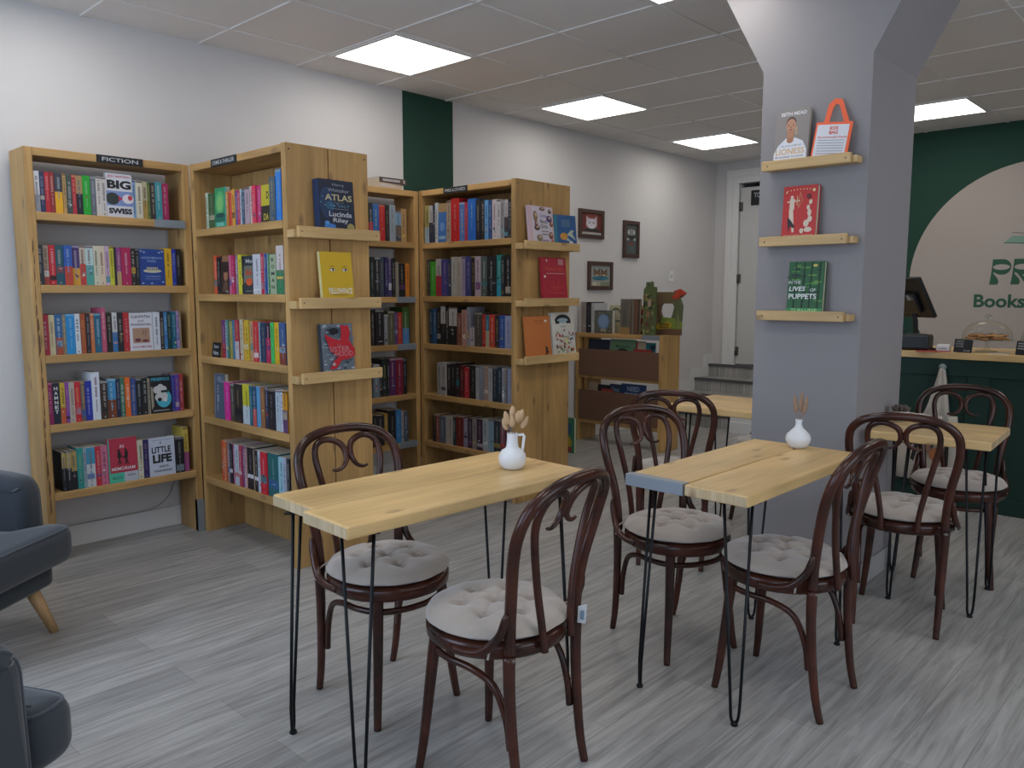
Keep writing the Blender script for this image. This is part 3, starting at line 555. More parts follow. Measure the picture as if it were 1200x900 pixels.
SHELFZ = {'fiction': SH1, 'crime': SH2, 'corner': SH4, 'nonfic': SH3}
def art_swiss(A):
    A.rect(0, 0, 1, 1, 'cfcdd2').text('JEN BEAGIN', .5, .93, .86, .06, 'b0284a', .02).text('BIG', .5, .75, .92, .2, '15161a', .05)
    A.rect(0, .26, 1, .60, '7488b8').ell(.22, .42, .26, .14, '2b332f').poly([(.45, .5), (.62, .43), (.45, .36)], 'b0284a').ell(.82, .43, .22, .11, 'd8cfd2').ell(.9, .46, .09, .06, 'c0394a')
    A.text('SWISS', .5, .14, .9, .13, '15161a', .05)
def art_bluepark(A):
    A.rect(0, 0, 1, 1, '22418a').text('ANDROMEDIAN', .5, .76, .84, .06, '8fa4c8', .01).text('PARK', .5, .67, .36, .06, '8fa4c8', .01)
    A.ell(.5, .40, .36, .05, 'c9c3a8').rect(.28, .40, .72, .50, 'b8b296')
    for i in range(5): A.rect(.31+i*.085, .42, .35+i*.085, .48, '6a6a70')
    A.text('TONI ANDERSON', .5, .25, .6, .04, '8fa4c8'); A.line(.2, .18, .8, .18, .002, '8fa4c8')
    for u, v in ((.08, .94), (.2, .91), (.8, .91), (.92, .94), (.1, .06), (.45, .06), (.9, .1)): A.ell(u, v, .05, .018, '9fb0cc')
def art_cleo(A):
    A.rect(0, 0, 1, 1, 'd2cfd4').text('CLEOPATRA', .5, .90, .86, .075, '2a2a44', .02).text('and', .5, .79, .26, .07, '2a2a44', 0, .3).text('FRANKENSTEIN', .5, .69, .88, .055, '2a2a44', .02)
    A.rect(.12, .20, .86, .60, 'a9846a').ell(.33, .28, .13, .05, '6a3038').ell(.66, .26, .15, .035, '6a3038')
    A.line(.55, .42, .62, .54, .003, '4a3430').line(.66, .40, .72, .52, .003, '4a3430').text('COCO MELLORS', .5, .10, .84, .05, 'a82a58', .015)
def art_comic(A):
    A.rect(0, 0, 1, 1, '17191c').text('PERSEPOLIS', .5, .90, .86, .08, '48b0c4', .02).ell(.62, .38, .36, .24, '48b0c4')
    for u, v, r in ((.3, .62, .16), (.48, .68, .15), (.62, .62, .16), (.5, .45, .22), (.36, .42, .16), (.66, .44, .16)): A.ell(u, v, r, r*.62, 'c9c7c0')
    A.rect(.5, .54, .82, .60, '17191c').ell(.42, .36, .1, .05, '17191c').ell(.68, .34, .1, .05, 'd8d6d2'); A.line(.1, .07, .85, .07, .004, 'b8b4aa')
    A.poly([(.02, .1), (.14, .2), (.12, .7), (.02, .72)], '9a8f78')
def art_memoriam(A):
    A.rect(.03, 0, 1, 1, 'b72f45').rect(0, 0, .05, 1, '3aa088').rect(0, 0, .52, .22, '4cb89a').rect(.52, 0, 1, .22, 'b9bdc4')
    A.text('ALICE', .27, .11, .34, .06, '1d4a42', .01).text('WINN', .76, .14, .30, .06, '4a4a52', .01).text('IN', .48, .81, .13, .07, 'e0d8d8', .01).text('MEMORIAM', .5, .31, .8, .075, 'e0d8d8', .015)
    for du in (0, .24):
        A.ell(.37+du, .72-.0*du, .045, .03, '1a1618').poly([(.31+du, .55), (.43+du, .55), (.44+du, .69), (.33+du, .69)], '1a1618')
        A.line(.33+du, .40, .40+du, .57, .006, '1a1618').line(.43+du, .40, .36+du, .57, .006, '1a1618')
    A.line(.4, .62, .6, .52, .006, '1a1618')
def art_little(A):
    A.rect(0, 0, 1, 1, 'c4c9d6').text('A', .46, .86, .07, .07, '1c1e24', .03).text('LITTLE', .48, .68, .74, .16, '1c1e24', .03).text('LIFE', .5, .45, .74, .22, '15161a', .05)
    A.text('HANYA', .55, .24, .36, .06, '1c1e24', .02).text('YANAGIHARA', .5, .13, .74, .06, '1c1e24', .02).line(.15, .93, .85, .93, .002, '6a6e78')
def art_green(A):
    A.rect(0, 0, 1, 1, '2f8a5a').ell(.45, .62, .38, .3, '57a86a').ell(.45, .60, .24, .2, '7ab86a').rect(0, .14, 1, .28, '256a58').ell(.5, .3, .4, .06, '1d4a44').rect(.15, .02, .8, .12, '6ab0a0').rect(.92, 0, 1, 1, '3fa0a0')
def art_dada(A):
    A.rect(0, .44, 1, 1, 'b8aa2a').rect(0, 0, 1, .44, '26221c').text('D', .78, .72, .28, .2, '26221c', .03).text('DA', .62, .14, .6, .18, 'b0a03a', .03)
def art_brownface(A):
    A.rect(0, 0, 1, 1, '33241f').rect(.2, .84, 1, 1, '8f6242').ell(.6, .5, .27, .16, '8a5a40').ell(.6, .46, .18, .11, 'a06f50').ell(.58, .64, .3, .08, '2a1c18').poly([(.2, .06), (.9, .06), (.82, .32), (.4, .34)], '5a4236').text('THE', .75, .06, .3, .05, 'b8b0a8')
def art_circle(A):
    A.rect(0, 0, 1, 1, '2f3438').text('Mo', .6, .86, .7, .10, 'b8b8b8', .02).rect(.05, .3, 1, .74, '6a6a5e').poly([(.2, .5), (.4, .68), (.6, .56), (.8, .66), (.9, .5)], 'a8482e').ell(.62, .32, .34, .10, 'd0532a'); A.line(.3, .08, .95, .08, .003, '8a8a8a')
def art_hell(A):
    A.rect(0, 0, 1, 1, '4a5668').rect(0, 0, .14, 1, '5a6a80')
    for i, c in enumerate('HELL'): A.text(c, .36+i*.17, .88, .11, .12, 'a9b3c2', .01)
    for i, c in enumerate('EIR'): A.text(c, .36, .66-i*.21, .11, .17, 'a9b3c2', .01)
    for i in range(14): A.rect(.05, .1+i*.06, .09, .13+i*.06, '9aa6b8')
def art_sea(A):
    A.rect(0, 0, 1, 1, '3f6fae').rect(0, .78, 1, 1, 'a5865a').rect(.1, .08, .9, .16, '8fb0cc').ell(.5, .4, .3, .12, '6a94c8')
FACES = {'swiss': ('white book face out with BIG in heavy black on the top FICTION shelf', 'cfcdd2', art_swiss),
 'bluepark': ('dark blue book with a cream building, face out on second FICTION shelf', '22418a', art_bluepark),
 'cleo': ('pale book face out with tan picture panel on the third FICTION shelf', 'd2cfd4', art_cleo),
 'comic': ('black comic face out with white figures and turquoise title, fourth FICTION shelf', '17191c', art_comic),
 'memoriam': ('red book with two seated silhouettes, face out on the bottom FICTION shelf', 'b72f45', art_memoriam),
 'little': ('white book with large black lettering, face out on the bottom FICTION shelf', 'c4c9d6', art_little),
 'green': ('glowing green cover face out at left of the top CRIME shelf', '2f8a5a', art_green),
 'dada': ('yellow and black cover face out near right of the top CRIME shelf', 'b8aa2a', art_dada),
 'brownface': ('dark brown cover with a face on the second CRIME shelf', '33241f', art_brownface),
 'circle': ('dark grey cover with an orange disc on the second CRIME shelf', '2f3438', art_circle),
 'hell': ('slate blue cover with spaced pale letters at left of the fourth CRIME shelf', '4a5668', art_hell),
 'sea': ('blue cover with a sandy top band, face out on the top PRE-LOVED shelf', '3f6fae', art_sea)}
SHN = ['top', 'second', 'third', 'fourth', 'bottom']
seed = 100
for key, rows in BOOKS.items():
    cs, sh = key.split('|'); z = SHELFZ[cs][SHN.index(sh)]+.0006; nm, ax = CASE[cs]; grp = 'books on the %s shelf of the %s' % (sh, nm)
    xf = {'crime': 2.115, 'nonfic': 3.79, 'fiction': 4.465, 'corner': 4.465}[cs]
    for i, (a, wd, hh, spec) in enumerate(rows):
        seed += 1; rr = random.Random(seed); ins = .012+rr.uniform(-.003, .006)
        rz = 0 if ax == 'Y' else -math.pi/2
        wd = max(wd-.0012, .006)
        if spec.startswith('FACE:'):
            lb, c, art = FACES[spec[5:]]; ins = .010
            off = wd/2
            loc = (a+off, xf+ins, z) if ax == 'Y' else (xf+ins, a-off, z)
            face_book('book', lb, 'book', wd-.002, hh, .022, c, loc, rz, .03, art, grp, hard=False)
            continue
        cols = spec.rstrip('^').split('!')[0].split(','); n1 = cname(cols[0]); cn = n1
        if len(cols) > 1:
            n2 = cname(cols[1]); cn = n1 if n2 == n1 else n1+' and '+n2
            if cols[1] == 'd8d4d8': cn = n1+' white-banded'
        lb = '%s spined book, %s from left, %s shelf of the %s' % (cn, ORD[i], sh, nm)
        loc = (a, xf+ins, z) if ax == 'Y' else (xf+ins, a, z)
        spine_book(wd, hh, min(.145, .62*hh+rr.uniform(-.004, .006)), spec, lb, grp, loc, rz, seed)
# two books lying flat on top of the corner bookcase
def flat_book(label, w, d, t, col, loc, rz):
    mb = MB(); c = paint(col); b = .0015
    mb.box(-w/2, w/2, 0, d, 0, b, c).box(-w/2, w/2, 0, d, t-b, t, c).box(-w/2, w/2, 0, b, b, t-b, c)
    A = Art(mb, w, t); rnd = random.Random(3); A.scribble(.12, .75, .5, .45, 'c9c4bc', rnd, 16); A.rect(.88, .2, .93, .8, 'b8b4ac')
    o = mb.build('book', None, loc, (0, 0, rz)); tag(o, label, 'book', 'books lying on the corner bookcase')
    MB().box(-w/2+.001, w/2-.001, b, d-.001, b, t-b, PAGE).build('page_block', o)
flat_book('pale book lying flat under a dark one on top of the corner bookcase', .215, .14, .036, 'c4aa92', (3.545, 4.478, 2.1125), .03)
flat_book('dark brown book lying flat, uppermost on top of the corner bookcase', .235, .15, .036, '4a3a38', (3.575, 4.476, 2.149), -.02)
# little chalk sign on the third crime shelf
b = MB().box(-.045, .045, 0, .004, 0, .082, CARD); A = Art(b, .09, .082); A.text('Start', .5, .72, .62, .22, 'b9babd', .01).text('Here', .5, .3, .66, .3, 'b9babd', .01)
b.box(-.02, .02, .004, .03, 0, .004, CARD)
tag(b.build('shelf_sign', None, (2.123, 4.262, 1.0376), (-.12, 0, -math.pi/2)), 'small black chalk sign at left end of the third CRIME shelf', 'sign')

# ------------------------------------------------------------------ display books on the bookcase ends
R1 = random.Random(11)
def art_atlas(A):
    A.rect(0, 0, 1, 1, '1b2438').ell(.2, .55, .2, .3, '20385c').ell(.3, .5, .12, .08, '2a5a78').text('Harry', .56, .90, .34, .065, '8d93a0', .01).text('Whittaker', .56, .80, .62, .065, '8d93a0', .01)
    A.text('ATLAS', .55, .66, .78, .12, 'c8ba8c', .02).text('The Story of', .55, .56, .28, .03, '8d93a0').text('PA SALT', .58, .50, .56, .05, '4f7f9c', .01).line(.34, .44, .82, .44, .002, '8d93a0')
    A.text('Lucinda', .58, .34, .66, .10, 'c9cbd2', .015).text('Riley', .58, .21, .44, .11, 'c9cbd2', .015)
    A.ell(.26, .10, .17, .05, '3a78c0').ell(.18, .16, .07, .04, '4f90d4').ell(.86, .09, .11, .085, '9f915a')
    for u, v in ((.08, .66), (.03, .55), (.15, .5), (.5, .53)): A.ell(u, v, .015, .01, '8fb4cc')
def art_yellow(A):
    A.rect(0, 0, 1, 1, 'd3ac22')
    for c in (.36, .76):
        A.ell(c, .635, .095, .032, '1b1712').ell(c, .63, .085, .026, 'ddd8cc').ell(c+.02, .632, .03, .027, '3a261a').poly([(c-.11, .69), (c, .715), (c+.1, .70), (c, .702)], '3a2a18')
    A.text('YELLOWFACE', .56, .20, .78, .12, 'e2dccb', .03); A.line(.3, .115, .8, .115, .003, '7a6420')
def art_sister(A):
    A.rect(0, 0, 1, 1, '66727e'); r = random.Random(4)
    for i in range(90):
        u, v = r.uniform(.03, .97), r.uniform(.02, .98); A.ell(u, v, r.uniform(.02, .07), r.uniform(.008, .022), r.choice(['8f9ba6', 'a6b0b8', '2a323c', '737f8b', 'b0b8be']), 8)
    red = 'c01f2c'
    A.poly([(.58, .97), (.84, .95), (.88, .82), (.82, .66), (1, .48), (1, .34), (.78, .28), (.55, .26), (.36, .10), (.16, .09), (.28, .24), (.44, .33), (.22, .46), (.06, .80), (.34, .70), (.54, .66), (.6, .82)], red)
    A.ell(.3, .19, .05, .03, 'd8d2cc').ell(.31, .19, .02, .015, '15161a').text('THE', .5, .57, .16, .04, 'a0626a').text('SISTER', .5, .49, .66, .10, 'c07f86', .012).text('HOOD', .64, .39, .56, .10, 'c07f86', .012).ell(.36, .85, .16, .07, '171b22')
def art_pink(A):
    A.rect(0, 0, 1, 1, 'd5b8be').rect(.13, .02, .93, .98, 'd6ccd6')
    for u, v, a, b_, c in ((.26, .72, .09, .15, '8a6a4a'), (.28, .52, .07, .1, '7a4a5a'), (.3, .42, .12, .07, '5a4038'), (.55, .93, .12, .05, '6a5a4a'), (.82, .68, .12, .09, '4a3a78'), (.86, .88, .07, .06, '3a2c3a'), (.9, .55, .08, .08, '8a4a3a'), (.38, .16, .12, .09, '8a7a5a'), (.86, .24, .09, .1, '7a4434'), (.92, .09, .07, .06, 'a85a44')):
        A.ell(u, v, a, b_, c, 12).ell(u+.02, v+b_*.3, a*.5, b_*.4, 'c9a58c', 10)
    A.text('Little', .58, .75, .3, .09, '8a7ab8', .01).text('Black', .58, .60, .3, .09, '3a4a5a', .005).text('Girls', .58, .47, .3, .10, '3a4a5a', .005); R = random.Random(2); A.scribble(.46, .76, .34, .03, '5a5a6a', R).scribble(.48, .74, .26, .03, '5a5a6a', R).scribble(.48, .76, .10, .04, '8a7ab0', R)
def art_blue(A):
    A.rect(0, 0, 1, 1, '1f548c').rect(0, 0, .14, 1, '2a7a90'); R = random.Random(6)
    for i in range(4): A.scribble(.34, .72, .82-i*.06, .045, '5a7a8a', R, 6)
    A.ell(.42, .30, .17, .12, 'd0923a').poly([(.5, .18), (.78, .12), (.6, .26)], 'a8b8b4').poly([(.56, .36), (.76, .52), (.9, .50), (.8, .42), (.96, .18), (.78, .28)], 'b4bca8').rect(.66, .08, .82, .15, 'd8d8d8')
def art_redgold(A):
    A.rect(0, 0, 1, 1, 'ad2036').text('PEARNES', .52, .73, .72, .08, 'c8503a', .005).text('selected words and stories', .55, .63, .72, .025, 'd8c0c0').rect(.68, .83, .90, .97, 'b87a80').rect(.08, .53, .16, .58, 'd8d0d0').rect(.2, .9, .24, .95, 'd8d0d0')
    for q in ((.3, .38, .5, .22), (.42, .46, .52, .24), (.72, .48, .54, .24), (.84, .36, .6, .22), (.2, .20, .86, .16), (.35, .3, .7, .3)): A.line(*q, .0035, 'd0553f')
    A.rect(.02, .02, .05, .05, 'd8c0a0')
def art_orange(A):
    A.rect(0, 0, 1, 1, 'c8743a').text('TIGANA', .56, .88, .44, .05, '8a4a22').text('and friends', .56, .81, .3, .025, '8a4a22').rect(.78, .85, .88, .90, 'e0d8cc')
    A.ell(.8, .22, .05, .03, '3a2a22').poly([(.74, .09), (.86, .09), (.84, .2), (.76, .2)], '3a2a22').line(.8, .05, .9, .16, .004, '3a2a22').line(.72, .29, .78, .22, .004, '3a2a22').ell(.78, .06, .09, .02, '7a4022')
def art_white(A):
    A.rect(0, 0, 1, 1, 'd8d4c8').ell(.5, .80, .36, .15, '1b1d20', 20, 0, 180).ell(.5, .81, .24, .06, '9ab4bc').rect(.16, .74, .34, .80, '1b1d20').rect(.66, .74, .86, .80, '1b1d20').text('joyful', .5, .67, .24, .035, '1b1d20', .01); r = random.Random(9)
    for i in range(70):
        u, v = r.uniform(.12, .9), r.uniform(.09, .6); A.ell(u, v, r.uniform(.015, .05), r.uniform(.012, .04), r.choice(['c03a3a', 'd8b43a', '4a7a3a', '2a2a2a', '9a3a7a', '3a6a9a', 'd07a3a', 'd8d4c8', '7a2a2a']), 7)
    A.ell(.55, .5, .14, .06, 'd8d4c8').ell(.55, .34, .1, .08, 'd8cf9a').poly([(.5, .06), (.56, .1), (.62, .06)], '4a7a3a')
DB = 'display books on the ends of the bookcases'
ye = 3.464
face_book('book', 'thick dark blue hardback on the top ledge of the CRIME bookcase end', 'book', .212, .255, .050, '1b2438', (2.370, ye-.058, 1.6995), .05, .06, art_atlas, DB, spine='22365a')
face_book('book', 'bright yellow book with two drawn eyes on the middle ledge', 'book', .192, .245, .024, 'd3ac22', (2.365, ye-.056, 1.3565), .04, .10, art_yellow, DB, spine='d8cf9a')
face_book('book', 'grey patterned book with a red bird on the lowest ledge of the CRIME bookcase', 'book', .196, .252, .026, '3f4a56', (2.358, ye-.056, .9885), .05, .09, art_sister, DB, spine='2a2f3a')
ye = 3.514
face_book('book', 'pink and lilac book with painted figures on the top ledge of the farther bookcase', 'book', .255, .245, .022, 'd5b8be', (3.992, ye-.056, 1.7105), .05, .10, art_pink, DB)
face_book('book', 'blue book with an orange shape and white goose, at right on the top ledge', 'book', .205, .205, .016, '1f548c', (4.235, ye-.052, 1.7105), -.12, .10, art_blue, DB, spine='24405a')
face_book('book', 'red book with gold line drawing on the middle ledge of the farther bookcase', 'book', .262, .285, .016, 'ad2036', (4.130, ye-.052, 1.3445), .02, .09, art_redgold, DB)
face_book('book', 'plain orange book with a tiny figure at left of the lowest far ledge', 'book', .258, .275, .014, 'c8743a', (3.968, ye-.055, .9685), .03, .11, art_orange, DB)
face_book('book', 'white book crowded with colourful little figures, beside the orange book', 'book', .245, .295, .024, 'd8d4c8', (4.238, ye-.052, .9685), .03, .12, art_white, DB)

# ------------------------------------------------------------------ pillar ledges and what stands on them
def column_ledge(zt, label):
    t = thing('display_ledge', label, 'ledge', (PX0, 1.812, zt), -math.pi/2, 'display ledges on the pillar')
    o = board('shelf_board', .052, .478, -.062, -.0005, -.042, -.012, t, 'X', LEDGEW)
    f = board('front_lip', .046, .456, -.085, -.062, -.045, .0, t, 'X', LEDGEW)
    n = MB()
    for x in (.075, .435): n.ball((x, -.085, -.024), (.0035, .0012, .0035), NAIL, 8, 6)
    n.build('screws', f)
column_ledge(2.005, 'top wooden ledge on the pillar'); column_ledge(1.657, 'middle wooden ledge on the pillar'); column_ledge(1.312, 'lowest wooden ledge on the pillar')
def art_lion(A):
    A.rect(0, 0, 1, 1, '8d8580').text('BETH MEAD', .52, .915, .74, .065, 'e0dede', .02)
    A.ell(.46, .735, .15, .12, '4a372c').ell(.46, .695, .145, .125, 'bd8a6c').rect(.36, .42, .56, .6, 'b48060').ell(.39, .70, .022, .010, '2a1c18').ell(.53, .70, .022, .010, '2a1c18').ell(.46, .655, .03, .012, '9a6248').ell(.46, .615, .05, .012, '8a4a40').rect(.60, .50, .66, .66, 'b89a78')
    A.poly([(.0, .0), (.0, .18), (.12, .33), (.34, .46), (.46, .36), (.6, .46), (.84, .38), (.96, .22), (.98, 0)], 'dedee2').ell(.46, .41, .1, .05, 'a87254')
    A.text('THE STORY OF MY LIFE', .5, .31, .6, .025, '5a5a62').text('LIONESS', .48, .205, .84, .11, 'd6a95a', .012).text('MY JOURNEY TO GLORY', .48, .10, .84, .035, '2a2a30', .01)
def art_puppets(A):
    A.rect(0, 0, 1, 1, '245a30'); r = random.Random(8)
    for i in range(30): A.ell(r.uniform(.1, .9), r.uniform(.2, .95), r.uniform(.06, .2), r.uniform(.008, .025), r.choice(['4f8a3a', '1c4028', '6a9a3a', '2f7040', '173524']), 10)
    for u in (.18, .42, .62, .85): A.line(u, .05, u+.03, .98, .004, '16281e')
    A.ell(.75, .92, .07, .025, 'd0c060').text('IN THE', .2, .60, .34, .06, 'd8dcd8', .01).text('LIVES', .28, .475, .46, .09, 'e0e4e0', .02, .15).text('OF', .72, .45, .16, .06, 'd8dcd8', .01).text('PUPPETS', .44, .33, .78, .10, 'e0e4e0', .02)
    A.rect(0, 0, 1, .1, '3f8a48').text('TJ KLUNE', .5, .06, .74, .075, '9ad08a', .01)
def art_huntress(A):
    A.rect(0, 0, 1, 1, 'bd2a26'); c = 'd8c4b0'
    A.ell(.26, .79, .045, .03, c).poly([(.2, .55), (.34, .55), (.34, .76), (.2, .76)], c).line(.12, .70, .5, .72, .006, c).line(.25, .28, .22, .56, .011, c).line(.34, .12, .28, .56, .010, c).ell(.42, .72, .02, .1, 'd0a070').line(.46, .58, .50, .88, .002, 'd0a070').line(.50, .88, .58, .72, .002, 'd0a070').line(.46, .58, .58, .72, .002, 'd0a070')
    A.poly([(.16, .42), (.26, .35), (.4, .22), (.34, .2), (.24, .24), (.2, .12), (.17, .3)], '2a1a1c')
    for u, v, a, b_ in ((.78, .16, .12, .05), (.72, .28, .08, .07), (.82, .36, .07, .06), (.8, .48, .06, .07), (.76, .58, .05, .05), (.82, .68, .05, .05), (.6, .14, .06, .05)): A.ell(u, v, a, b_, c, 10)
    for i in range(9): A.ell(.12+i*.095, .93-.02*((i-4)/4)**2, .022, .012, 'e0c090', 6)
    A.ell(.76, .79, .07, .045, '5a1c1c').ell(.1, .88, .03, .02, 'e0b070').ell(.9, .9, .04, .03, 'e8d8a0').text('JENNIFER SAINT', .5, .05, .86, .04, 'e0a890', .01)
XL = PX0-.060
CB = 'books on the pillar ledges'
face_book('book', 'grey book with a portrait in a white shirt on the top pillar ledge', 'book', .160, .242, .026, '8d8580', (XL, 1.640, 1.9935), -math.pi/2, .10, art_lion, CB, spine='4a4644')
face_book('book', 'red hardback with white figures on the middle pillar ledge', 'book', .160, .240, .034, 'bd2a26', (XL, 1.588, 1.6455), -math.pi/2, .07, art_huntress, CB)
face_book('book', 'green forest book alone on the lowest pillar ledge', 'book', .168, .240, .028, '245a30', (XL, 1.545, 1.3005), -math.pi/2, .08, art_puppets, CB, spine='1d2a26')
# orange bag-shaped card
b = MB(); OR = paint('dc5a32', .6, 1.25)
loop = [(-.052, .155), (-.045, .235), (-.022, .262), (.012, .258), (.062, .155)]; inn = [(.038, .155), (.004, .232), (-.012, .238), (-.022, .222), (-.030, .155)]
PSC = 1.0
def plate(pts, y0, y1, mat):
    pts = [(x*PSC, z*(PSC**-.6 if PSC != 1 else 1)) for x, z in pts]; n = len(pts); vs = [(x, y0, z) for x, z in pts]+[(x, y1, z) for x, z in pts]
    b.geo(vs, [tuple(range(n)), tuple(range(2*n-1, n-1, -1))]+[(i, (i+1) % n, n+(i+1) % n, n+i) for i in range(n)], mat)
plate([(-.085, 0), (.078, 0), (.078, .158), (-.085, .158)], 0, .003, OR)
k = [loop[0], loop[1], loop[2], loop[3], loop[4]]
ii = [inn[4], inn[3], inn[2], inn[1], inn[0]]
for i in range(4): plate([k[i], k[i+1], ii[i+1], ii[i]], 0, .003, OR)
A = Art(b, .163, .158, 0, -.0035); A.rect(.05, .0, .92, .93, 'd9d9de').text('BOOK', .52, .83, .24, .10, 'cf4a2e', .04).text('BAG', .52, .71, .24, .10, 'cf4a2e', .04).text('Recommended Reads', .5, .58, .8, .06, 'cf4a2e', .01, .2)
for i in range(6): A.scribble(.13, .86, .49-i*.075, .022, '7a7a88', R1, 26)
tag(b.build('bag_card', None, (XL, 1.460, 1.9935), (-.13, .10, -math.pi/2)), 'orange bag-shaped card with white reading list on the top pillar ledge', 'card')

# ------------------------------------------------------------------ pictures and fittings on the left wall
def picture(label, x, z, w, h, art):
    t = thing('picture', label, 'picture', (x, Y1, z), 0, 'small framed animal prints')
    f = MB(); q = .038; m = paint('4a342c', .45, 1)
    f.box(-w/2, w/2, -.025, 0, 0, q, m).box(-w/2, w/2, -.025, 0, h-q, h, m).box(-w/2, -w/2+q, -.025, 0, q, h-q, m).box(w/2-q, w/2, -.025, 0, q, h-q, m)
    f.build('frame', t, bevel=.003)
    p = MB(); a = Art(p, w-2*q, h-2*q, -.012); a.rect(0, 0, 1, 1, '8a8a84'); art(a); o = p.build('print', t, (0, 0, q))
def art_cat(A):
    A.rect(0, 0, 1, 1, '8a4038').rect(.04, 0, .2, 1, '6a2c2a').rect(.8, 0, .96, 1, '6a2c2a').poly([(.02, .14), (.3, .3), (.75, .3), (.98, .12)], '2f3432').poly([(.26, .55), (.24, .88), (.44, .7)], 'c8bfc8').poly([(.58, .7), (.76, .9), (.76, .55)], 'c8bfc8').ell(.5, .52, .27, .25, 'cfcad4').ell(.5, .42, .15, .12, 'e0dce2').ell(.40, .56, .04, .03, '3a3238').ell(.6, .56, .04, .03, '3a3238').ell(.5, .45, .03, .025, '9a6a70').rect(0, 0, 1, .10, 'b0b0aa')
def art_badger(A):
    A.rect(0, 0, 1, 1, '4a5250').ell(.5, .62, .3, .13, '2a2c2e').ell(.5, .74, .34, .11, 'b8bab4').rect(.38, .56, .46, .84, '22262a').rect(.54, .56, .62, .84, '22262a').ell(.5, .55, .1, .05, '22262a').ell(.2, .5, .1, .04, 'b8bab4').ell(.8, .5, .1, .04, 'b8bab4').rect(.3, .30, .7, .40, '7a3c34').rect(.25, .05, .75, .32, '545c5a')
def art_foxes(A):
    A.rect(0, 0, 1, 1, '9aa09a').rect(0, 0, .48, .2, 'b0a890').rect(.5, 0, 1, .2, '7f8a70')
    for c in (.32, .68): A.poly([(c-.16, .62), (c-.15, .88), (c-.03, .72)], '4a3a34').poly([(c+.03, .72), (c+.15, .88), (c+.16, .62)], '4a3a34').ell(c, .60, .18, .14, '7a5a44').poly([(c-.1, .56), (c, .46), (c+.1, .56)], 'c8bca8').ell(c-.06, .62, .022, .016, '1a1614').ell(c+.06, .62, .022, .016, '1a1614')
    A.ell(.5, .38, .42, .1, '2f6a80').ell(.3, .42, .16, .06, '3f8298').ell(.72, .36, .18, .06, '3f8298').ell(.2, .1, .1, .08, 'd0c8b8')
picture('framed print of a white cat on red, highest of the three left wall pictures', 6.135, 1.905, .385, .27, art_cat)
picture('framed print of two foxes in blue scarves, lowest of the three pictures', 6.285, 1.42, .39, .272, art_foxes)
picture('narrow upright framed print of a badger, rightmost of the three pictures', 6.795, 1.743, .27, .368, art_badger)
b = MB().box(-.042, .042, -.011, 0, 0, .115, TRIM); A = Art(b, .084, .115, -.011)
for i in range(2): A.rect(.2+i*.32, .35, .46+i*.32, .65, 'c4c4c0')
tag(b.build('wall_switch', None, (7.57, Y1, 1.512), bevel=.003), 'white double switch plate on the left wall before the stairs', 'switch')
tag(MB().tube(spline([(2.06, Y1-.006, .30), (2.05, Y1-.006, .26), (2.02, Y1-.006, .19), (1.95, Y1-.006, .135), (1.86, Y1-.018, .122), (1.66, Y1-.018, .120), (1.33, Y1-.018, .119)]), .003, paint('a9a9a8', .5, 1), 6).build('cable'), 'thin pale cable drooping along the wall under the FICTION bookcase', 'cable')

# ------------------------------------------------------------------ low picture-book unit beyond the bookcases
t = thing('display_unit', 'low wooden book unit with two brown fronted bins, beyond the bookcases', 'bookcase', (5.90, 4.70, 0), -math.pi/2)
L = .96; D = .275; BR = wall_mat('brown_hardboard', (.16, .085, .055), .05, .01, .55)
board('end_panel', L-.04, L, 0, D, 0, 1.022, t, 'Z'); board('end_panel', 0, .04, 0, D, 0, 1.022, t, 'Z')
board('top_board', .04, L-.04, 0, D, .984, 1.022, t, 'X'); board('bin_floor', .04, L-.04, .01, D, .60, .638, t, 'X'); board('bin_floor', .04, L-.04, .01, D, .175, .213, t, 'X')
MB().box(.04, L-.04, -.002, .010, .63, .875, BR).build('bin_front', t, bevel=.002); MB().box(.04, L-.04, -.002, .010, .215, .49, BR).build('bin_front', t, bevel=.002)
for y, s in ((.22, 1), (.56, 1)): pass
MB().box(.04+.70, L-.04+.0, -.004, .02, .982, 1.0225, BAND).build('metal_band', t, label='grey galvanised end band')
board('divider', .06, .10, .05, D, .64, .984, t, 'Z'); board('divider', .06, .10, .05, D, .213, .60, t, 'Z')
YD = lambda px: 4.735-(px-671)*.00938            # along the unit
def ub(label, u0, u1, z, h, tt, col, art=None, x=5.93, lean=.08, hard=True, grp='picture books in the bins', spine=None):
    return face_book('picture_book', label, 'book', u1-u0, h, tt, col, (x, 4.70-(u0+u1)/2, z), -math.pi/2, lean, art, grp, hard, spine)
def art_mum(A): A.rect(0, 0, 1, 1, '6f9a76').text('Mummy', .5, .80, .56, .12, '3f6a4a', .03).ell(.5, .56, .3, .2, '2a3430').ell(.5, .5, .2, .14, '5a6a58')
def art_need(A): A.rect(0, 0, 1, 1, '24406f').text('NEED', .5, .88, .5, .12, '9fb4c8', .03).text('PEOPLE', .5, .72, .7, .12, 'b8c8d4', .03).rect(.1, .5, .9, .6, '2f5a8a')
def art_dance(A): A.rect(0, 0, 1, 1, '2a4260').text('Dance', .5, .86, .6, .13, '8fa8b8', .02).ell(.3, .6, .2, .12, '7a3030')
ub('dark blue picture book at left in the upper bin', .105, .345, .639, .325, .012, '232c44', None, 5.945)
ub('green picture book with arched title in the upper bin', .355, .63, .639, .335, .012, '6f9a76', art_mum, 5.945)
ub('cream picture book with a red edge in the upper bin', .635, .735, .639, .325, .012, 'c4b49c', lambda A: A.rect(0, 0, .14, 1, 'a82a30'), 5.95)
ub('teal picture book at right in the upper bin', .74, .835, .639, .315, .012, '2a7f86', lambda A: A.rect(.5, .82, 1, .92, '1c2c3a'), 5.95)
ub('red picture book lying low at right front of the upper bin', .64, .83, .639, .255, .010, 'a02a2c', None, 5.915, .03)
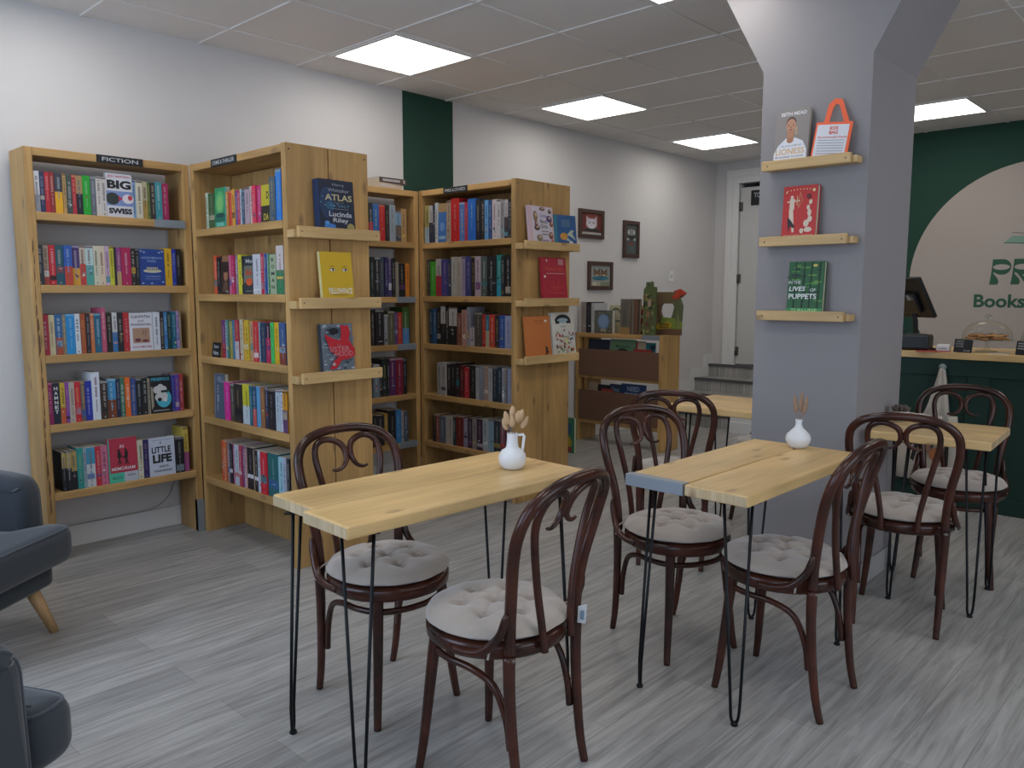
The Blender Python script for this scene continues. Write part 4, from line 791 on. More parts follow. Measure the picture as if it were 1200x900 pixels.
ub('cream picture book at left in the lower bin', .105, .205, .2135, .345, .014, 'b8a68c', None, 5.945)
ub('black picture book in the lower bin beside the cream one', .215, .345, .2135, .33, .012, '20222a', None, 5.95)
ub('dark blue picture book with pale script title in the lower bin', .35, .485, .2135, .345, .012, '2a4260', art_dance, 5.95)
ub('blue picture book reading NEED PEOPLE in the lower bin', .487, .75, .2135, .36, .012, '24406f', art_need, 5.938)
ub('red picture book low in the lower bin below the script title', .29, .42, .2135, .30, .010, '9a3a30', None, 5.915, .03)
TG = 'picture books standing on the low unit'; zt = 1.0226
ub('white book at the left end on top of the low unit', .0, .034, zt, .215, .02, 'c9c6c2', None, 5.95, .03, grp=TG)
def up(label, u, tw, h, d, col, x=5.93): o = spine_book(tw, h, d, col, label, TG, (x, 4.70-u, zt), -math.pi/2, 7); return o
up('grey-beige upright book on top of the low unit', .040, .056, .285, .2, '8f857c'); up('black upright book on top of the low unit', .101, .056, .285, .2, '1a1c26'); up('pale grey upright book on top of the low unit', .160, .034, .275, .2, 'b5b6b8')
def art_box(A): A.rect(0, 0, 1, 1, '5f6358').ell(.5, .52, .33, .36, '6a86ac', 8).ell(.5, .52, .26, .29, '7f98ba', 8).rect(.35, .08, .65, .2, 'a89c8c'); R = random.Random(3); [A.ell(R.uniform(.03, .97), R.choice([R.uniform(.03, .2), R.uniform(.82, .97)]), .03, .03, R.choice(['8a8a70', '3f463e', '9a9480']), 6) for i in range(40)]
ub('small square gift book with blue medallion on top of the low unit', .197, .400, zt, .21, .05, '8f9cb0', art_box, 5.93, 0, grp=TG, spine='9aa6ba')
def art_cream(A): A.rect(0, 0, 1, 1, 'b8b090').ell(.55, .7, .4, .22, '5f6a50', 16, 0, 180).ell(.55, .68, .3, .15, 'b8b090', 16, 0, 180).rect(.1, .42, .9, .46, '3a4038').rect(.1, .06, .9, .36, 'c8be94'); [A.line(.15, .12+i*.06, .85, .12+i*.06, .002, '6a6a5a') for i in range(4)]
ub('cream picture book with a green arch behind the square gift book', .27, .41, zt, .255, .016, 'b8b090', art_cream, 6.05, .05, grp=TG)
def art_wood(A):
    A.rect(0, 0, 1, 1, '6f665c').rect(0, 0, 1, .2, '9a7a4a'); R = random.Random(5)
    for i in range(26): u = R.uniform(.05, .95); A.line(u, R.uniform(.15, .3), u+R.uniform(-.08, .08), R.uniform(.5, .98), R.uniform(.001, .004), R.choice(['4a4640', '5a6a5a', '8a7f74', '3a4438']))
ub('grey-brown woodland picture book standing on the low unit', .480, .588, zt, .315, .02, '6f665c', art_wood, 5.935, .03, grp=TG)
ub('brown tree-bark picture book beside the woodland book', .596, .690, zt, .315, .024, '5f4636', lambda A: (A.rect(.1, 0, .3, 1, '6f6a5a'), A.rect(.5, .1, .62, .98, '7a4a34'), A.rect(.8, 0, .95, 1, '3f2f28')), 5.935, .03, grp=TG)
ub('red and cream book peeping out between the bark book and the tall book', .600, .705, zt, .26, .03, 'c8b070', lambda A: (A.rect(.1, .36, .95, .86, 'a8241f'), A.ell(.45, .6, .14, .06, 'd8c8b8'), A.rect(.1, 0, .95, .1, '2a2420')), 6.03, .03, grp=TG)
def art_forest(A):
    A.rect(0, 0, 1, 1, '55603a'); R = random.Random(15)
    for i in range(40): A.ell(R.uniform(.05, .95), R.uniform(.03, .95), R.uniform(.05, .16), R.uniform(.02, .06), R.choice(['3a4a2c', '6f7a44', '7a5a3c', '8a8a54', '2f3a28', '6a4030']), 9)
    A.ell(.55, .7, .16, .09, 'a8907a').ell(.45, .45, .2, .07, '8a6a4a')
b = MB(); gm = paint('55603a')
plate([(-.07, 0), (.055, 0), (.055, .42), (.02, .425), (.018, .465), (.0, .47), (-.006, .43), (-.022, .43), (-.026, .465), (-.042, .46), (-.044, .425), (-.066, .40)], 0, .03, gm)
A = Art(b, .115, .40, 0, -.006); art_forest(A)
tag(b.build('picture_book', None, (5.935, 4.70-.790, zt), (-.02, 0, -math.pi/2)), 'tall green shaped picture book with two knobs on top, beside the window cut-out one', 'book', TG)
b = MB(); gm = paint('6a5038')
PSC = 1.15
plate([(-.115, 0), (.115, 0), (.115, .06), (-.115, .06)], 0, .03, gm)       # foot under the cut-out
plate([(-.115, .06), (-.07, .06), (-.052, .17), (-.07, .22), (-.066, .27), (-.05, .30), (-.05, .41), (-.115, .41)], 0, .03, gm)
plate([(-.07, .06), (.115, .06), (.115, .13), (.06, .16), (-.052, .17)], 0, .03, paint('7a8a3a'))
plate([(.115, .13), (.122, .28), (.10, .345), (.04, .30), (.055, .27), (.042, .20), (.03, .165), (.06, .16)], 0, .03, paint('5a6040'))
plate([(-.05, .30), (.04, .30), (.10, .345), (.06, .41), (-.05, .41)], 0, .03, paint('6a5a3c'))
A = Art(b, .276, .377, -.0008, 0); R = random.Random(21)
A.poly([(.08, .12), (.62, .16), (.66, .26), (.56, .32), (.3, .26), (.12, .28)], 'b89a2a'); A.scribble(.2, .58, .24, .05, '5a3a1c', R, 5).scribble(.2, .56, .18, .04, '5a3a1c', R, 5)
for i in range(16): u = R.uniform(.03, .2); A.ell(u, R.uniform(.1, .95), .02, .04, R.choice(['4a3a2a', '8a6a4a', '6f7a4a']), 7)
for i in range(12): u = R.uniform(.84, .98); A.line(u, R.uniform(.05, .3), u-.05, R.uniform(.4, .7), .003, R.choice(['3a4a2a', '8a9a5a', '9a8a6a']))
A.ell(.8, .89, .15, .05, 'b03a24').poly([(.9, .9), (1.1, .95), (.98, .86)], '4a3a30').poly([(.72, .92), (.9, 1.06), (.86, .92)], 'c04a2a')
plate([(.03, .35), (.115, .36), (.15, .40), (.10, .44), (.05, .42)], .002, .028, paint('b03a24'))
tag(b.build('picture_book', None, (6.09, 4.70-.878, zt), (-.02, 0, -math.pi/2)), 'shaped jungle picture book with a cut-out window at right end of the low unit', 'book', TG)
face_book('picture_book', 'green and white picture book standing on the floor behind the farther bookcase', 'book', .25, .31, .03, '3f8a6a', (5.36, 4.40, .0005), -math.pi/2, 0, lambda A: (A.ell(.6, .3, .3, .2, 'c0a83a'), A.ell(.7, .1, .2, .08, 'b03a3a'), A.ell(.6, .7, .3, .2, '2f6a8a')))

# ------------------------------------------------------------------ tables
def hairpin(parent, cx, cy, zt, ang, foot=(0, 0)):
    """two rods from a plate under the top, joined by a tight U at the floor"""
    m = MB(); a = (math.cos(ang), math.sin(ang)); fx, fy = cx+foot[0], cy+foot[1]; w = .046; u = .013
    pts = [(cx+a[0]*w, cy+a[1]*w, zt), (fx+a[0]*u*1.25, fy+a[1]*u*1.25, .09), (fx+a[0]*u, fy+a[1]*u, .035), (fx+a[0]*u*.6, fy+a[1]*u*.6, .014), (fx, fy, .0085),
           (fx-a[0]*u*.6, fy-a[1]*u*.6, .014), (fx-a[0]*u, fy-a[1]*u, .035), (fx-a[0]*u*1.25, fy-a[1]*u*1.25, .09), (cx-a[0]*w, cy-a[1]*w, zt)]
    path = [pts[0]]+spline(pts[1:-1], 4)+[pts[-1]]
    m.tube(path, .0052, STEEL, 8)
    c, s = a; q = [(cx+c*x-s*y, cy+s*x+c*y) for x, y in ((-.065, -.022), (.065, -.022), (.065, .022), (-.065, .022))]
    m.prism(q, zt-.005, zt, STEEL)
    o = m.build('hairpin_leg', parent)
    MB().lathe([(.0, 0), (.011, 0), (.0125, .004), (.010, .011), (.006, .014)], STEEL, 14, (fx, fy, 0)).build('foot_cap', o)
def table(label, cx, cy, rz, planks, zt=.777, legs=None, bands=()):
    """planks: (x0, x1, y0, y1) in the table's own frame"""
    t = thing('cafe_table', label, 'table', (cx, cy, 0), rz, 'plank-topped cafe tables')
    ax = 'X' if planks[0][1]-planks[0][0] >= planks[0][3]-planks[0][2] else 'Y'
    for x0, x1, y0, y1 in planks:
        o = board('tabletop_plank', x0, x1, y0, y1, zt-.038, zt, t, ax, PINE, .006)
        for e in (0, 1):
            f = MB(); X = x0 if e == 0 else x1
            if ax == 'X': f.box(X-.0012, X+.0012, y0+.005, y1-.005, zt-.034, zt-.005, END)
            else:
                Yv = y0 if e == 0 else y1; f.box(x0+.005, x1-.005, Yv-.0012, Yv+.0012, zt-.034, zt-.005, END)
            f.build('end_grain', o)
    for x, y, ang, foot in legs: hairpin(t, x, y, zt-.038, ang, foot)
    for q in bands: MB().box(*q, BAND).build('metal_band', t, label='galvanised band on the plank end')
    return t
def legs4(x, y, d=.025):
    return [(sx*x, sy*y, math.atan2(sx*sy, -1) if False else (rad(-45) if sx*sy > 0 else rad(45)), (sx*d, sy*d)) for sx in (-1, 1) for sy in (-1, 1)]
table('long wooden table nearest the camera at left, white jug vase on it', 1.715, 1.945, rad(-2.3), [(-.497, .497, -.233, -.002), (-.465, .500, .002, .233)], legs=legs4(.42, .165))
table('middle wooden table with a grey metal plate on its left end, ribbed vase', 2.700, 1.325, rad(-.8), [(-.460, .462, -.228, -.002), (-.460, .462, .002, .226)], legs=legs4(.39, .16), bands=[(-.463, -.425, .001, .228, .7385, .7778)])
table('small square wooden table right of the pillar, succulent and tissue box on it', 3.975, 1.043, rad(3.5), [(-.245, -.001, -.252, .240), (.001, .245, -.252, .240)], legs=[(-.19, -.19, rad(-45), (-.02, -.02)), (-.19, .10, rad(45), (-.02, .02)), (.19, -.19, rad(45), (.02, -.02)), (.19, .19, rad(-45), (.02, .02))])
table('small square wooden table left of the pillar, near the stairs', 4.115, 2.085, rad(1.0), [(-.265, -.001, -.258, .320), (.001, .270, -.258, .320)], legs=legs4(.2, .22, .02))

# ------------------------------------------------------------------ bentwood chairs
def chair_y(z):
    T = [(.44, -.168), (.55, -.174), (.65, -.190), (.75, -.213), (.80, -.229), (.84, -.245), (.88, -.264), (.915, -.285)]
    for (a, p), (b, q) in zip(T, T[1:]):
        if z <= b: return p+(q-p)*max(0, (z-a)/(b-a))
    return -.285
def build_chair():
    t = thing('bentwood_chair', 'chair', 'chair', (0, 0, 0), 0, 'dark bentwood cafe chairs')
    s = MB(); s.lathe([(.0, .440), (.165, .440), (.168, .414), (.196, .412), (.206, .420), (.208, .446), (.203, .456), (.190, .460), (.0, .457)], BENT, 48); s.build('seat', t)
    for sx in (-1, 1):
        MB().tube(spline([(sx*.128, .122, .425), (sx*.136, .132, .33), (sx*.146, .143, .20), (sx*.157, .153, .08), (sx*.166, .163, .0)], 5), [.0195-.0075*i/20 for i in range(21)], BENT, 12).build('leg', t)
        MB().tube(spline([(sx*.168, -.170, .440), (sx*.166, -.170, .33), (sx*.163, -.178, .20), (sx*.160, -.192, .08), (sx*.158, -.210, .0)], 5), [.0175-.0055*i/20 for i in range(21)], BENT, 12).build('leg', t)
    P = [(.164, .440), (.167, .52), (.178, .62), (.196, .71), (.203, .78), (.193, .84), (.150, .884), (.08, .905), (0, .910)]
    P = P+[(-x, z) for x, z in reversed(P[:-1])]
    MB().tube(spline([(x, chair_y(z), z) for x, z in P], 5), .0165, BENT, 14).build('back_bow', t)
    Q = [(.066, .428), (.072, .50), (.090, .60), (.112, .70), (.128, .775), (.132, .825), (.120, .862), (.090, .878), (.055, .876), (.024, .860), (.010, .835), (.012, .805), (.028, .782), (.052, .772), (.072, .775)]
    for sx in (-1, 1):
        path = spline([(sx*x, chair_y(z)-.046*max(0, 1-(z-.44)/.36), z) for x, z in Q], 4); n = len(path)
        MB().tube(path, [.0115 if i < n*.72 else .0115-.0075*((i-n*.72)/(n*.28)) for i in range(n)], BENT, 10).build('scroll', t)
        MB().tube(spline([(sx*.200, -.005, .432), (sx*.207, -.060, .436), (sx*.206, -.115, .455), (sx*.194, -.160, .505), (sx*.190, -.178, .565)], 5), [.0125]*18+[.011, .009, .006], BENT, 10).build('side_brace', t)
    H2 = [(.150, -.160, .165), (.152, -.148, .25), (.158, -.110, .335), (.165, -.04, .368), (.160, .05, .372), (.128, .122, .372), (.062, .158, .372), (0, .166, .372)]
    H2 = H2+[(-x, y, z) for x, y, z in reversed(H2[:-1])]
    MB().tube(spline(H2, 5), .0105, BENT, 10).build('stretcher', t)
    for sx in (-1, 1): MB().ball((sx*.168, -.1855, .432), (.006, .003, .006), paint('8a8480', .35, 1, .8), 10, 6).build('bolt', t)
    return t
def build_cushion(seed):
    r = random.Random(seed); m = MB(); N_, K = 64, 18; R0 = .209; vs = []; fs = []
    tuf = [(0, 0)]+[(.105*math.cos(q), .105*math.sin(q)) for q in [2*math.pi*i/6+.3 for i in range(6)]]
    seams = [(tuf[0], p) for p in tuf[1:]]+[(tuf[1+i], tuf[1+(i+1) % 6]) for i in range(6)]+[(p, (p[0]*1.75, p[1]*1.75)) for p in tuf[1:]]
    def top(x, y, f):
        z = .044*(max(0, 1-f**3.2))**.5
        d = min((x-a)**2+(y-b_)**2 for a, b_ in tuf); z -= .019*math.exp(-d/.0005)+.007*math.exp(-d/.004)
        for (ax_, ay_), (bx_, by_) in seams:
            ex, ey = bx_-ax_, by_-ay_; tt = max(0, min(1, ((x-ax_)*ex+(y-ay_)*ey)/(ex*ex+ey*ey))); dd = (x-ax_-ex*tt)**2+(y-ay_-ey*tt)**2; z -= .0055*math.exp(-dd/.00009)
        q = math.atan2(y, x); return z+.0015*math.sin(q*11+r.random()*.2)*f
    for side in (1, -1):
        for i in range(K+1):
            f = (i/K)**.8
            for k in range(N_):
                q = 2*math.pi*k/N_; rr = R0*f*(1+.006*math.sin(q*13)*f); x, y = rr*math.cos(q), rr*math.sin(q)
                vs.append((x, y, .016+top(x, y, f) if side > 0 else .016-.016*(max(0, 1-f**4))**.5))
    off = (K+1)*N_
    for s_ in (0, off):
        for i in range(K):
            for k in range(N_):
                a = (s_+i*N_+k, s_+i*N_+(k+1) % N_, s_+(i+1)*N_+(k+1) % N_, s_+(i+1)*N_+k); fs.append(a if s_ == 0 else a[::-1])
    m.geo(vs, fs, CUSH, True)
    for x, y in tuf: m.ball((x, y, .050), (.007, .007, .003), CUSH, 8, 5)
    o = m.build('seat_cushion', weld=True); 
    for sx in (-1, 1):
        MB().tube(spline([(sx*.130, -.148, .022), (sx*.165, -.138, .018), (sx*.196, -.130, .004), (sx*.206, -.128, -.025)], 4), .003, CUSH, 6).build('tie', o)
    return o
TAGX, TAGY = .160, -.196
CH = [(1.646, 2.122, -93.1, 'dark bentwood chair on the far side of the left table, facing camera', 'tufted taupe round cushion on the chair behind the left table'),
      (1.614, 1.572, 96.7, 'reddish brown bentwood chair in the foreground, back to camera at left table', 'tufted taupe round cushion on the foreground chair, nearest the camera'),
      (2.707, 1.632, -109.8, 'bentwood chair on the far left side of the middle table', 'tufted taupe round cushion on the chair left of the middle table'),
      (2.639, 1.161, 91.0, 'bentwood chair on the near side of the middle table, seen from its side', 'flat taupe round cushion on the near chair of the middle table'),
      (3.606, 1.061, 12.6, 'bentwood chair with its back to camera at the small table right of the pillar', 'taupe round cushion seen through the chair back right of the pillar'),
      (4.325, 1.029, 192.9, 'bentwood chair beyond the small right table, facing camera, before the green counter', 'taupe round cushion on the chair before the green counter'),
      (3.615, 2.195, 25.0, 'bentwood chair with its back to camera at the table near the stairs', 'taupe round cushion on the chair half hidden behind the middle table'),
      (4.610, 2.140, 180.0, 'bentwood chair mostly hidden by the pillar, at the table near the stairs', 'taupe round cushion whose edge shows beside the pillar near the stairs')]
first = build_chair()
for i, (x, y, r, l, lc) in enumerate(CH):
    c = first if i == 0 else copy_thing(first)
    c.location = (x, y, 0); c.rotation_euler = (0, 0, rad(r-90)); c['label'] = l
    k = build_cushion(i); k.location = (x, y, .4585); k.rotation_euler = (0, 0, rad(r-90)); tag(k, lc, 'cushion', 'round taupe chair cushions')
    if i == 1:
        m = MB(); tw = paint('d4d6d9', .7, 1); vsn = [(TAGX-.61*u, TAGY+.79*u, w_) for u, w_ in ((-.014, .026), (.012, .020), (.014, -.030), (-.010, -.034))]
        m.geo(vsn+[(a+.0012, b_+.0012, c_) for a, b_, c_ in vsn], [(0, 1, 2, 3), (7, 6, 5, 4), (0, 4, 5, 1), (1, 5, 6, 2), (2, 6, 7, 3), (3, 7, 4, 0)], tw); m.face([(TAGX-.61*u-.0008, TAGY+.79*u-.0008, w_) for u, w_ in ((-.006, .008), (.006, .006), (.007, -.02), (-.005, -.022))], paint('7f97ad', .7, 1)); m.build('care_tag', k, label='small white care tag')

# ------------------------------------------------------------------ vases and table-top things
v = tag(MB().lathe([(.0, 0), (.026, 0), (.034, .003), (.0445, .016), (.049, .034), (.047, .052), (.038, .066), (.026, .073), (.0215, .080), (.0195, .10), (.0185, .124), (.0195, .128), (.0165, .128), (.0155, .10), (.018, .078), (.0, .07)], CERAM, 40).build('jug_vase', None, (2.030, 1.898, .7772), (0, 0, rad(-47))), 'white ceramic jug vase with angular handle on the left table', 'vase')
MB().tube([(.014, 0, .121), (.040, 0, .123), (.0425, 0, .120), (.036, 0, .066), (.034, 0, .060)], .0052, CERAM, 8).build('handle', v)
STRAW = fabric('dried_grass', (.52, .34, .19), 700, .95, .2); STALK = paint('8a7550', .8, 1)
def grass(loc, rz, tilt, ln, hd, label, grp, fat=.011, mt=None):
    top = (math.sin(tilt)*ln, 0, math.cos(tilt)*ln)
    st = tag(MB().tube(spline([(0, 0, 0), (top[0]*.35, 0, top[2]*.5), top], 4), .0011, STALK, 6).build('dried_grass', None, loc, (0, 0, rz)), label, 'dried flower', grp)
    m = MB(); pr = [(.0, 0), (fat*.6, hd*.06), (fat*.95, hd*.25), (fat, hd*.45), (fat*.75, hd*.72), (fat*.35, hd*.93), (.0, hd)]
    d = Vector((math.sin(tilt*1.25), 0, math.cos(tilt*1.25))); q = Vector((0, 0, 1)).rotation_difference(d)
    m.lathe(pr, mt or STRAW, 14, rib=.10, nr=7); o = m.build('plume', st); o.location = top; o.rotation_euler = q.to_euler(); return st
for rz, tl, ln, hd in ((40, .14, .10, .050), (160, .20, .085, .052), (215, .10, .075, .045), (300, .16, .09, .046), (-40, .42, .075, .050), (-55, .24, .10, .044), (120, .28, .065, .046)):
    grass((2.030, 1.898, .7772+.075), rad(rz), tl, ln, hd, 'pale dried bunny-tail grass stem in the white jug vase', 'bunny-tail stems in the jug vase')
tag(MB().lathe([(.0, 0), (.022, 0), (.036, .010), (.0455, .028), (.0475, .040), (.043, .056), (.030, .070), (.0175, .082), (.012, .094), (.0125, .110), (.0145, .116), (.011, .116), (.009, .095), (.0, .08)], CERAM, 72, rib=.028, nr=24).build('ribbed_vase', None, (3.090, 1.318, .7772)), 'white ribbed bulb vase on the middle table', 'vase')
BROWNG = fabric('brown_dried_grass', (.30, .19, .12), 700, .95, .2)
PG = 'dried plumes in the ribbed vase'
for rz, tl, ln, hd in ((0, .10, .105, .085), (80, .13, .10, .075), (-50, .16, .095, .08)):
    grass((3.090, 1.318, .7772+.04), rad(rz), tl, ln, hd, 'brown dried plume standing in the white ribbed vase', PG, .009, BROWNG)
PLANTPOS, BOXPOS = (4.086, 1.240, .7772), (4.125, 1.165, .7772)
pot = tag(MB().lathe([(.0, 0), (.030, 0), (.037, .045), (.038, .050), (.033, .050), (.031, .042), (.0, .042)], paint('c6c1b8', .5, 1), 28).build('plant_pot', None, PLANTPOS), 'small white pot with a succulent on the small right table', 'plant')
m = MB(); SUC = paint('5f5448', .6, 1)
for ring, (n, tl, ln) in enumerate(((9, 1.15, .048), (8, .75, .042), (6, .35, .034))):
    for i in range(n):
        q = 2*math.pi*i/n+ring*.4; d = Vector((math.sin(tl)*math.cos(q), math.sin(tl)*math.sin(q), math.cos(tl)))
        p0 = Vector((0, 0, .045)); m.tube([p0, p0+d*ln*.45, p0+d*ln*.8, p0+d*ln+Vector((0, 0, .004))], [.005, .0085, .007, .001], SUC, 6)
m.build('succulent', pot)
m = MB().box(-.032, .032, -.032, .032, 0, .034, paint('b5b0a6', .6, 1)); o = tag(m.build('tissue_box', None, BOXPOS, (0, 0, .3), bevel=.003), 'white low napkin box beside the succulent pot', 'box')
MB().box(-.025, .025, -.022, .022, .0341, .037, paint('dedad2', .8, 1)).build('napkin', o)

# ------------------------------------------------------------------ armchairs
def rounded(pts, r, n=5):
    out = []; m = len(pts)
    for i in range(m):
        p = Vector(pts[i]); a = Vector(pts[i-1])-p; b = Vector(pts[(i+1) % m])-p
        d = min(r, a.length*.49, b.length*.49); p0 = p+a.normalized()*d; p1 = p+b.normalized()*d
        for k in range(n+1):
            t = k/n; q = p0*(1-t)**2+p*2*t*(1-t)+p1*t*t; out.append((q.x, q.y))
    return out
def puff(name, parent, outline, z0, z1, edge, mat, crown=.0, pipe=None):
    """upholstered slab: rounded rim, slightly crowned top"""
    n = len(outline); c = Vector((sum(p[0] for p in outline)/n, sum(p[1] for p in outline)/n)); vs = []; fs = []
    rows = []
    K = 6
    for i in range(K+1): a = math.pi*.5*i/K; rows.append((edge*(1-math.sin(a)), z0+edge*(1-math.cos(a))))
    rows = [(edge*(1-math.cos(math.pi/2*i/K)) if False else edge*(1-math.sin(math.pi/2*i/K)), z0+edge*(1-math.cos(math.pi/2*i/K))) for i in range(K+1)]
    rows += [(edge*(1-math.cos(math.pi/2*i/K)), z1-edge+edge*math.sin(math.pi/2*i/K)) for i in range(K+1)]
    def inset(d):
        o = []
        for i in range(n):
            p, a, b = Vector(outline[i]), Vector(outline[i-1]), Vector(outline[(i+1) % n]); t = (b-a).normalized(); nn = Vector((-t.y, t.x)); o.append(p+nn*d)
        return o
    for d, z in rows:
        for p in inset(d): vs.append((p.x, p.y, z))
    m = len(rows)
    last = inset(rows[-1][0])
    for f in (.75, .5, .25):
        for p in last: q = c+(p-c)*f; vs.append((q.x, q.y, z1+crown*(1-f*f)))
    M = m+3
    for i in range(M-1):
        for k in range(n): fs.append((i*n+k, i*n+(k+1) % n, (i+1)*n+(k+1) % n, (i+1)*n+k))
    fs += [tuple(range(n-1, -1, -1)), tuple((M-1)*n+k for k in range(n))]
    o = MB().geo(vs, fs, mat, True).build(name, parent)
    if pipe is not None:
        pp = [(p.x, p.y, z1-edge*.28) for p in inset(edge*.30)]; MB().tube(pp, .0045, PIPE, 6, closed=True).build('piping', o)
    return o
def armchair(label, x, y, deg):
    t = thing('armchair', label, 'armchair', (x, y, 0), rad(deg-90), 'slate grey armchairs')
    T = rounded([(-.245, -.27), (.245, -.27), (.245, .225), (.365, .225), (.365, .375), (-.365, .375), (-.365, .225), (-.245, .225)], .075, 6)
    puff('seat_cushion', t, T, .275, .435, .05, SLATE, .012, True)
    puff('seat_base', t, rounded([(-.32, -.33), (.32, -.33), (.32, .305), (-.32, .305)], .06), .185, .285, .02, SLATE)
    for sx in (-1, 1):
        a, b = (.250, .375) if sx > 0 else (-.375, -.250)
        m = MB(); prof = []                                  # side outline of the arm, higher towards the back
        out = [(-.34, .20), (.20, .20), (.225, .24), (.228, .575), (.195, .635), (.10, .655), (-.15, .668), (-.34, .68)]
        out = rounded(out, .05, 5); n = len(out); e = .045; vs = []; fs = []; R_ = []
        K = 5
        for i in range(K+1): R_.append((a+e*(1-math.cos(math.pi/2*i/K)), e*(1-math.sin(math.pi/2*i/K))))
        R_ += [(b-e*(1-math.cos(math.pi/2*(K-i)/K)), e*(1-math.sin(math.pi/2*(K-i)/K))) for i in range(K+1)]
        for xx, d in R_:
            for i in range(n):
                p, q0, q1 = Vector(out[i]), Vector(out[i-1]), Vector(out[(i+1) % n]); tt = (q1-q0).normalized(); p = p+Vector((-tt.y, tt.x))*d*(1 if p.y > .3 else .4); vs.append((xx, p.x, p.y))
        M = len(R_)
        for i in range(M-1):
            for k in range(n): fs.append((i*n+k, i*n+(k+1) % n, (i+1)*n+(k+1) % n, (i+1)*n+k))
        am = MB().geo(vs, fs, SLATE, True); am.face(vs[:n], SLATE); am.face(vs[(M-1)*n:][::-1], SLATE); o = am.build('arm', t)
        xo = (b-.010) if sx > 0 else (a+.010)
        pp = []
        for i in range(n):
            p, q0, q1 = Vector(out[i]), Vector(out[i-1]), Vector(out[(i+1) % n]); tt = (q1-q0).normalized(); q = p+Vector((-tt.y, tt.x))*.0165*(1 if p.y > .3 else .4)
            if p.y > .22 and p.x > -.33: pp.append((xo, q.x, q.y))
        MB().tube(pp, .0045, PIPE, 6).build('piping', o)
        for sy in (-1, 1):
            MB().tube([(sx*.215, sy*.235+.02, .20), (sx*.245, sy*.31+.02, 0)], [.028, .017], LEGW, 16).build('leg', t)
    # backrest, reclined, with a rounded top
    out = rounded([(-.36, -.41), (.36, -.41), (.36, -.25), (-.36, -.25)], .06)
    o = puff('backrest', t, out, .22, .84, .06, SLATE, .01)
    for vtx in o.data.vertices: vtx.co.y -= max(0, vtx.co.z-.40)*.22
    return t
armchair('slate grey armchair by the FICTION bookcase, seat turned towards the tables', .625, 3.665, -53)
armchair('slate grey armchair at bottom left corner, nearest the camera', .135, 2.195, 27)

# ------------------------------------------------------------------ counter and what is on it
CX, CT = 5.705, 1.012
t = thing('counter', 'dark green panelled counter with a thick wooden top', 'counter', (CX, 0, 0))
MB().box(0, .58, -2.0, 2.4, 0, CT-.042, CGREEN).build('carcass', t)
fr = MB()
for z0, z1 in ((0, .10), (.86, CT-.043)): fr.box(-.014, 0, -2.0, 2.4, z0, z1, CGREEN)
for y in (2.33, 1.27, .21, -.85, -1.93): fr.box(-.014, 0, y-.055, y+.07, .10, .86, CGREEN)
fr.build('panel_frame', t, bevel=.004)
board('counter_top', -.035, .62, -2.02, 2.43, CT-.042, CT, t, 'Y', PINE)
# monitor seen from behind
BLK = paint('121316', .4, 1); z = CT+.0005
t = thing('monitor', 'black monitor seen from behind at left end of the counter', 'monitor', (6.09, 1.775, z), rad(-125))
sc = MB(); sc.box(-.19, .19, -.015, .012, 0, .31, BLK).box(-.11, .11, -.045, -.015, .05, .20, BLK); s = sc.build('screen', t, (0, 0, .215), (rad(29), 0, 0), bevel=.006)
lb = MB(); A = Art(lb, .06, .05, -.0452, .07); A.rect(0, 0, .55, .8, '8a94a0').rect(.6, .1, 1, .5, '5a646e'); lb.build('sticker', s, (0, 0, .155))
MB().box(-.08, .08, -.055, .075, 0, .012, BLK).tube([(0, 0, .012), (0, -.01, .18), (0, -.05, .30)], .016, BLK, 12).build('stand', t, bevel=.003)
MB().tube(spline([(.02, -.04, .20), (.06, -.09, .15), (-.02, -.1, .08), (.08, -.06, .013)], 5), .003, BLK, 6).build('cable', t)
o = tag(MB().box(-.07, .07, -.10, .10, 0, .105, BLK).build('receipt_printer', None, (5.80, 1.695, z), (0, 0, .05), bevel=.018, seg=4), 'black rounded printer box on the counter under the monitor', 'printer')
MB().box(-.05, .02, -.07, .05, .1055, .109, paint('2a2b2f', .3, 1)).build('lid', o)
m = MB().box(-.07, .07, -.10, .10, 0, .002, paint('b8483a', .7, 1)); tag(m.build('leaflet', None, (5.72, 1.56, z), (0, 0, .35)), 'red leaflets lying on the counter edge', 'leaflet')
m = MB().box(-.05, .05, -.08, .08, 0, .002, paint('c9b8a8', .7, 1)); tag(m.build('leaflet', None, (5.74, 1.85, z), (0, 0, -.1)), 'pale leaflet on the counter beside the pillar edge', 'leaflet')
o = tag(MB().box(-.045, .045, -.040, .040, 0, .045, paint('d0d0cf', .35, 1)).build('card_reader', None, (5.78, 1.511, z), (0, 0, .1), bevel=.012, seg=4), 'white rounded card reader on the counter', 'card reader')
MB().box(-.0455, -.0450, -.025, .025, .016, .022, paint('8a8a8a', .5, 1)).build('slot', o)
m = MB().box(-.03, .03, -.025, .02, 0, .012, BLK); tag(m.build('payment_dock', None, (5.86, 1.60, z), bevel=.003), 'small black gadget behind the card reader', 'gadget')
def price_sign(label, y, lines, seed):
    b = MB().box(-.055, .055, 0, .004, 0, .085, CARD).box(-.03, .03, .004, .04, 0, .004, CARD); A = Art(b, .11, .085); r = random.Random(seed)
    for i, l in enumerate(lines):
        if l: A.text(l, .10+.035*len(l), .84-i*.19, .07*len(l), .11, 'a9a9ab', .01)
        else: A.scribble(.08, .5, .84-i*.19, .11, 'a9a9ab', r, 6)
    A.text('\u00a32.50', .72, .16, .36, .15, 'a9a9ab', .01)
    tag(b.build('price_sign', None, (5.725, y, z), (-.12, .03, -math.pi/2-.15)), label, 'sign', 'chalk price signs on the counter')
price_sign('black chalk price sign left of the glass cake stand', 1.387, ['ALMOND', 'DOUBLE', 'COOKIE'], 1)
price_sign('black chalk price sign at right edge of the photo, before the second cake stand', 1.040, ['', '', ''], 2)
